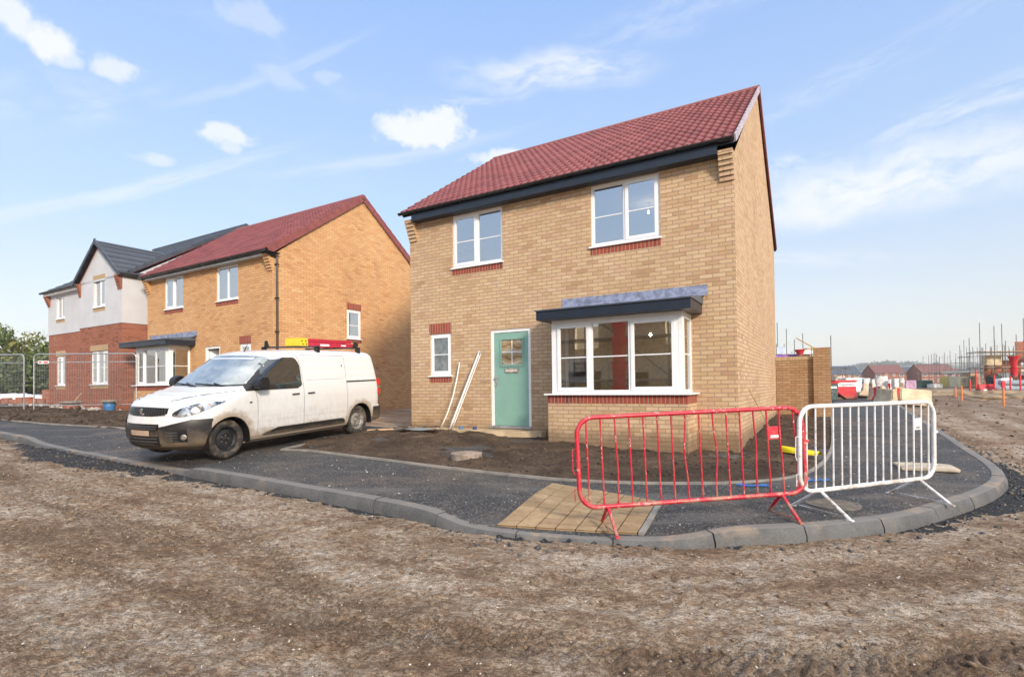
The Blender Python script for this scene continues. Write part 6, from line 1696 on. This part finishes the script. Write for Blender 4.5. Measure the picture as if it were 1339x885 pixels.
def scaffold(name, label, x0, x1, y0, y1, zb, tops, lifts, nx, boards=True, ny=2):
    o = thing(name, label, 'scaffolding', (x0, y0, zb)); rr = random.Random(int(x0*10)); w_, d_ = x1-x0, y1-y0
    for i in range(nx):
        for j in range(ny):
            x_ = w_*i/(nx-1); y_ = d_*j/max(1, ny-1)
            if 0 < i < nx-1 and 0 < j < ny-1: continue
            mb = MB(); mb.tube([(x_, y_, 0), (x_+rr.uniform(-.03, .03), y_, tops(i, j, rr)-zb)], .03, 5); mb.build('standard', M['scaff'], o)
    for z_ in lifts:
        mb = MB()
        for y_ in (0, d_): mb.tube([(-.3, y_, z_), (w_+.3, y_, z_)], .026, 5)
        for x_ in (0, w_): mb.tube([(x_, -.3, z_+.05), (x_, d_+.3, z_+.05)], .026, 5)
        mb.build('ledger', M['scaff'], o)
        if boards: mb = MB(); mb.box(-.2, w_+.2, -.1, .9, z_+.04, z_+.08); mb.build('boards', M['wood'], o)
    mb = MB(); mb.tube([(0, -.05, .2), (w_*.5, -.05, lifts[-1])], .026, 5); mb.tube([(w_, -.05, .2), (w_*.6, -.05, lifts[-1])], .026, 5); mb.build('brace', M['scaff'], o)
    return o
# plot under construction at the right edge
o = thing('house_shell', 'half built brick house behind scaffolding at the right edge', 'house shell', (FX(1287, 46), 46, GS-.1)); 
mb = MB(); zt2 = 1.5+(498-471)/695*46-GS+.1
panel(mb, (0, 0), (1, 0), (0, 1), 0, 2.7, 0, zt2, [(.55, .95, zt2-.75, zt2-.2), (1.2, 2.4, .2, zt2-1.1)], t=.15); panel(mb, (2.7, 0), (1, 0), (0, 1), 0, 4, 0, zt2+1.6, [(.5, 1.6, 1.2, 2.3), (2.2, 3.3, zt2-.6, zt2+.6)], t=.15)
mb.build('wall', M['redbrick'], o); mb = MB(); mb.box(.2, 6.4, .3, 4.8, zt2-1.0, zt2-.8); mb.build('floor', M['plaster'], o)
scaffold('scaffold', 'scaffolding with boards round the half built house at the right edge', FX(1286, 44), FX(1286, 44)+7.5, 44, 45.3, GS, lambda i, j, r: r.uniform(5.2, 6.9) if i % 2 else r.uniform(4.2, 5.2), [1.7, 3.0], 9)
scaffold('scaffold', 'farther scaffolding left of the half built house, many bare poles', FX(1250, 75), FX(1320, 75), 75, 82, GS, lambda i, j, r: 4.9+i*.17+r.uniform(-.3, .5), [1.8, 3.2], 10, False)
scaffold('scaffold', 'thin distant scaffolding with two poles above the tank cages', FX(1236, 62), FX(1243, 62), 62, 64, GS, lambda i, j, r: 4.6+.2*j, [1.5], 2, False)
for pxv, Y_, w_, d_, h_, hb, mt, nm, lab, ct in ((1301, 45, 1.3, .6, .9, 2.0, 'beige_plastic', 'tarpaulin_screen', 'grey sheeted lift on the right edge scaffolding', 'sheeting'),
        (1317, 40, .9, .6, .9, .0, 'upvc', 'white_bag', 'white bulk bag on the ground in front of the right edge scaffolding', 'bulk bag'), (1304, 41, .8, .6, 1.1, .0, 'black', 'dark_bin', 'dark bin standing behind the red barrier blocks', 'bin')):
    o = thing(nm, lab, ct, (FX(pxv, Y_), Y_, GS-.05+hb)); mb = MB(); mb.prism([(-w_/2, 0), (w_/2, 0), (w_/2*.94, h_), (-w_/2*.97, h_*.93)], 'y', 0, d_); mb.build('body', M[mt], o, bevel=.04)
for k, (pxv, Y_, h_) in enumerate(((1268, 30, .8), (1276, 38, 1.5), (1300, 32, 1.1), (1321, 30, 1.0), (1334, 29, 1.1))):
    o = thing('marker_stake', ('thin red stake just left of the red barrier blocks', 'tall red post behind the red barrier blocks', 'thin red stake just right of the red barrier blocks', 'thin red stake in front of the drain pipes', 'red stake at the right edge of the picture')[k], 'stake', (FX(pxv, Y_), Y_, bz(FX(pxv, Y_), Y_)-.05), 0, 'red marker stakes'); mb = MB(); mb.box(-.03, .03, -.03, .03, 0, h_); mb.build('post', M['red_plastic'], o)
def chute(x_, y_, zt_, zb_, s, label, segs=3):
    o = thing('rubbish_chute', label, 'rubbish chute', (x_, y_, zb_)); H_ = zt_-zb_
    for k in range(segs):
        a, b_ = H_*k/segs, H_*(k+1)/segs+.05
        mb = MB(); mb.lathe([(.20*s, a), (.21*s, a+.05), (.30*s, b_-.05), (.32*s, b_)], 18, cap=False); mb.build('section', M['red_plastic'], o, smooth=True, angle=50)
    mb = MB(); mb.lathe([(.30*s, H_-.05), (.46*s, H_+.30*s), (.48*s, H_+.34*s)], 18, cap=False); mb.build('hopper', M['red_plastic'], o, smooth=True, angle=50)
chute(FX(1326, 43), 43, 1.5+(497.6-470)/695*43, 1.5+(497.6-493)/695*43, .85, 'red funnel-shaped rubbish chute hanging on the right edge scaffolding', 2)
scaffold('scaffold', 'dense far scaffolding at the right edge beyond the rubbish chute', FX(1296, 58), FX(1345, 58), 58, 62, GS, lambda i, j, r: r.uniform(4.4, 6.6), [1.9, 3.4], 9, True)
scaffold('scaffold', 'faint scaffolding in the gap between the brick pack and half built house', FX(1270, 95), FX(1310, 95), 95, 103, GS, lambda i, j, r: 6.0+r.uniform(-.6, 1.2), [2.2, 4.0], 8, False)
# plot behind the garden wall
scaffold('scaffold', 'scaffolding with purple netting seen over the garden wall', FX(1018, 40), FX(1062, 40), 40, 44, GS, lambda i, j, r: (6.4, 5.9, 5.3, 5.0, 4.6)[min(4, i)]+r.uniform(-.5, .4) if j == 0 else r.uniform(3.9, 5.2), [1.6, 2.75], 5)
scaffold('scaffold', 'lone scaffold poles standing right of the garden pier', FX(1087.5, 34), FX(1087.5, 34)+.9, 34, 36, GS, lambda i, j, r: 4.55 if i == 0 and j == 0 else 2.6, [1.5], 2, False)
o = thing('debris_netting', 'purple debris netting tied along the scaffold behind the garden wall', 'netting', (FX(1014, 39.5), 39.5, 2.8))
pn = plain('purple_netting', (.22,.12,.42), .8); mb = MB(); mb.grid([[(x_, .05*sin(x_*7), z_+.04*sin(x_*5)) for x_ in np.linspace(0, 1.6, 17)] for z_ in (.5, .85)]); mb.build('net', pn, o)
mb = MB(); mb.grid([[(x_, -.1+.05*sin(x_*7), z_) for x_ in np.linspace(.15, .75, 9)] for z_ in (.9, 1.4)]); mb.build('tarpaulin', plain('pale_blue_sheet', (.45,.52,.70), .7), o)
o = thing('timber_hoist', 'slanting timber and tube ramp above the garden wall', 'ramp', (FX(1042, 41), 41, 5.0)); mb = MB(); mb.tube([(0, 0, .0), (1.4, 0, -.8), (2.0, 0, -.85)], .05, 5); mb.box(.7, 1.7, -.2, .3, -.95, -.80); mb.build('ramp', M['wood'], o)
chute(FX(1046.5, 39), 39, 3.72, 3.5, .75, 'red chute hopper poking above the garden wall', 1)
mound((FX(1052, 41), 41, 3.3), 1.3, .5, .75, M['wrap'], 'covered_load', 'pale sheeted load on the scaffold behind the garden pier', 'covered load', 8)

# ================================================================== plot across the road (seen mirrored in the windows)
o = thing('house_shell', 'brick house under construction across the road, mirrored in the bay window', 'house shell', (*W(-17, -23.0), .0), RZ)
mb = MB(); panel(mb, (14.5, 7.5), (-1, 0), (0, -1), 0, 14.5, -.3, 4.9, [(1, 2.3, 1, 2.2), (3.2, 4.2, 0, 2.1), (5.5, 7.2, .9, 2.2), (8.5, 9.5, 0, 2.1), (10.8, 12.5, .9, 2.2), (1.2, 2.4, 3.3, 4.5), (5.6, 6.8, 3.3, 4.5), (10.9, 12.1, 3.3, 4.5)], t=.3)
panel(mb, (14.5, 0), (0, 1), (-1, 0), 0, 7.5, -.3, 4.9); panel(mb, (0, 7.5), (0, -1), (1, 0), 0, 7.5, -.3, 4.9); mb.box(.1, 14.4, 2.5, 2.7, -.3, 4.9); mb.build('wall', plain('sunlit_gold_wall', (.74,.62,.42), .9, var=.2), o)  # pale gold colour stands in for sunlight, so the mirrored wall looks bright
mb = MB(); mb.box(.3, 14.2, .2, 7.1, 2.5, 2.7); mb.build('floor', M['wood'], o)
o = scaffold('scaffold', 'scaffolding across the road, mirrored in the bay window', 0, 15.0, 0, 1.3, 0, lambda i, j, r: r.uniform(5.6, 7.0), [1.9, 3.8, 4.9], 8)
o.location = (*W(-17.2, -15.2), -.2); o.rotation_euler = (0, 0, RZ)
chute(*W(-6.4, -13.6), 5.6, .4, 1.15, 'tall red rubbish chute across the road, mirrored in the bay window', 5)

# ================================================================== sky, light, air, camera
w = bpy.data.worlds.new('World'); S.world = w; w.use_nodes = True
nt = w.node_tree; nt.nodes.clear(); n = NB(nt)
SUN_EL, SUN_AZ = radians(24), radians(SUN_AZ_DEG)      # azimuth measured from +Y towards +X
sky = n.add('ShaderNodeTexSky', sky_type='NISHITA'); sky.sun_disc = False; sky.sun_elevation = SUN_EL; sky.sun_rotation = SUN_AZ
sky.air_density = 1.0; sky.dust_density = 1.2; sky.ozone_density = 1.6
D = n.add('ShaderNodeTexCoord').outputs['Generated']
s_ = n.sep(D)
azm = n.math('ARCTAN2', s_[0], s_[1]); elv = n.math('ARCSINE', s_[2])
ae = n.comb(azm, elv, 0)
wob = n.noise(D, 9, 6, .62, 0, 'Color'); wob = n.vmath('SUBTRACT', wob, (.5, .5, .5))
wob2 = n.vmath('SUBTRACT', n.noise(D, 30, 5, .6, 0, 'Color'), (.5, .5, .5))
tot = None
for (a, e, wa, he, k) in [(-.725,.468,.045,.020,1), (-.765,.482,.035,.022,.9), (-.70,.452,.025,.012,.6), (-.640,.455,.028,.017,.75), (-.499,.398,.042,.017,.85), (-.488,.383,.02,.010,.6), (-.599,.348,.028,.008,.55), (-.165,.452,.085,.028,1), (-.125,.462,.05,.022,1), (-.20,.45,.05,.018,.9), (-.02,.408,.055,.013,.85), (.03,.405,.05,.012,.7),
                          (-.442,.573,.05,.022,.35), (-.404,.50,.04,.018,.3), (-.328,.511,.02,.01,.3)]:
    dx = n.math('DIVIDE', n.math('SUBTRACT', azm, a), wa); dy = n.math('DIVIDE', n.math('SUBTRACT', elv, e), he)
    dx = n.math('ADD', dx, n.math('MULTIPLY', n.sep(wob)[0], 2.6)); dy = n.math('ADD', dy, n.math('MULTIPLY', n.sep(wob)[1], 2.6))
    dx = n.math('ADD', dx, n.math('MULTIPLY', n.sep(wob2)[0], 1.9)); dy = n.math('ADD', dy, n.math('MULTIPLY', n.sep(wob2)[1], 1.9))
    r_ = n.math('SQRT', n.math('ADD', n.math('MULTIPLY', dx, dx), n.math('MULTIPLY', dy, dy)))
    m_ = n.math('MULTIPLY', n.map(r_, .45, 1.25, 1, 0), k)
    tot = m_ if tot is None else n.math('MAXIMUM', tot, m_)
# thin streaks and veils
def veil(a, e, wa, he, rot, k, lo=.35, hi=.75):
    dx = n.math('SUBTRACT', azm, a); dy = n.math('SUBTRACT', elv, e); c_, s2 = cos(rot), sin(rot)
    u_ = n.math('DIVIDE', n.math('ADD', n.math('MULTIPLY', dx, c_), n.math('MULTIPLY', dy, s2)), wa); v_ = n.math('DIVIDE', n.math('SUBTRACT', n.math('MULTIPLY', dy, c_), n.math('MULTIPLY', dx, s2)), he)
    v_ = n.math('ADD', v_, n.math('MULTIPLY', n.sep(wob)[0], 1.2))
    r_ = n.math('SQRT', n.math('ADD', n.math('MULTIPLY', u_, u_), n.math('MULTIPLY', v_, v_)))
    tex = n.noise(n.comb(n.math('MULTIPLY', u_, 1.4), n.math('MULTIPLY', v_, .9), n.math('MULTIPLY', azm, 3)), 2.2, 7, .62)
    return n.math('MULTIPLY', n.math('MULTIPLY', n.map(r_, .2, 1.0, 1, 0), n.map(tex, lo, hi)), k)
for q in [(.08,.535,.26,.042,.0,.8,.25,.65), (.62,.295,.34,.070,.03,1.0,.22,.6), (.45,.34,.14,.04,0,.8), (-.62,.30,.34,.016,.42,.5,.2,.6), (-.42,.50,.26,.012,.45,.28,.2,.6), (.35,.60,.40,.045,.15,.35), (-.22,.40,.34,.016,.22,.35,.2,.6), (.52,.20,.22,.02,-.1,.6), (.74,.38,.25,.03,.15,.6), (.60,.46,.3,.03,.2,.3), (-.05,.50,.18,.02,.1,.4), (-.70,.40,.2,.05,.3,.35)]:
    m_ = veil(*q); tot = n.math('MAXIMUM', tot, m_)
gen = n.math('MULTIPLY', n.map(n.noise(n.mapping(D, scale=(1.2, 1.2, 4.0), rot=(.15, .1, .6)), 2.6, 8, .6, .4), .50, .85), .22)
tot = n.math('MAXIMUM', tot, gen)
skyb = n.ramp(n.map(elv, 0, .75, smooth=False), [(0, tuple(q/SKY_K for q in SKY_C[0])), (.12, tuple(q/SKY_K for q in SKY_C[1])), (.38, tuple(q/SKY_K for q in SKY_C[2])), (.85, tuple(q/SKY_K for q in SKY_C[3]))])
skyb = n.vmath('MULTIPLY', skyb, (SKY_K, SKY_K, SKY_K))
skyc = n.mix(.72, sky.outputs[0], skyb)
skyc = n.mix(n.math('MULTIPLY', tot, .85), skyc, CLOUD_COL)
# unseen bright sheet added overhead and behind the camera as soft fill light
fill_mask = n.math('MAXIMUM', n.math('MULTIPLY', n.map(s_[1], .1, -.5), n.map(elv, .45, .8)), n.map(elv, .80, 1.15))
fill_noise = n.map(n.noise(n.mapping(D, scale=(1, 1, 2.2)), 2.4, 7, .6), .30, .62, .55, 1)
skyc = n.mix(n.math('MULTIPLY', fill_mask, fill_noise), skyc, FILL_COL)
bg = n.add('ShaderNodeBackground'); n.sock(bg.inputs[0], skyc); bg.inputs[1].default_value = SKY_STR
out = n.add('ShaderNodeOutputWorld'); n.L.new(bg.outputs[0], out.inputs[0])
w.cycles.sampling_method = 'MANUAL'; w.cycles.sample_map_resolution = 512
sd = bpy.data.lights.new('sun', 'SUN'); sd.energy = SUN_STR; sd.angle = radians(SUN_ANG); sd.color = (1, .86, .68)
so = bpy.data.objects.new('sun', sd); COL.objects.link(so)
dirv = Vector((sin(SUN_AZ)*cos(SUN_EL), cos(SUN_AZ)*cos(SUN_EL), sin(SUN_EL))); so.rotation_euler = dirv.to_track_quat('Z', 'Y').to_euler(); so.location = (0, 0, 30)

# air over the site
mb = MB(); mb.box(-1650, 1780, -70, 2600, -30, 75)
hm_ = bpy.data.materials.new('haze'); hm_.use_nodes = True; hm_.node_tree.nodes.clear(); hn = NB(hm_.node_tree)
pv = hn.add('ShaderNodeVolumePrincipled'); pv.inputs['Color'].default_value = (.86,.90,.95,1); pv.inputs['Density'].default_value = HAZE; ho = hn.add('ShaderNodeOutputMaterial'); hn.L.new(pv.outputs[0], ho.inputs['Volume'])
tag(mb.build('haze', hm_), 'thin pale haze over the far side of the site', kind='stuff')

cd_ = bpy.data.cameras.new('camera'); cam_ = bpy.data.objects.new('camera', cd_); COL.objects.link(cam_); S.camera = cam_
f_, pt, rl = 695.07, .01508, .01175
fwv = Vector((0, cos(pt), sin(pt))); up0 = Vector((0, -sin(pt), cos(pt))); rt0 = Vector((1, 0, 0))
rt = rt0*cos(rl)-up0*sin(rl); up = rt0*sin(rl)+up0*cos(rl)
cam_.matrix_world = Matrix(((rt.x, up.x, -fwv.x, 0), (rt.y, up.y, -fwv.y, 0), (rt.z, up.z, -fwv.z, 1.5), (0, 0, 0, 1)))
cd_.sensor_width = 36; cd_.lens = f_/1339*36; cd_.shift_y = 52.56/1339; cd_.clip_end = 6000; cd_.clip_start = .05
S.view_settings.view_transform = 'Standard'; S.view_settings.look = 'None'; S.view_settings.gamma = 1; S.view_settings.exposure = EXPO
S.cycles.max_bounces = 8; S.cycles.transparent_max_bounces = 12; S.cycles.caustics_reflective = False; S.cycles.caustics_refractive = False
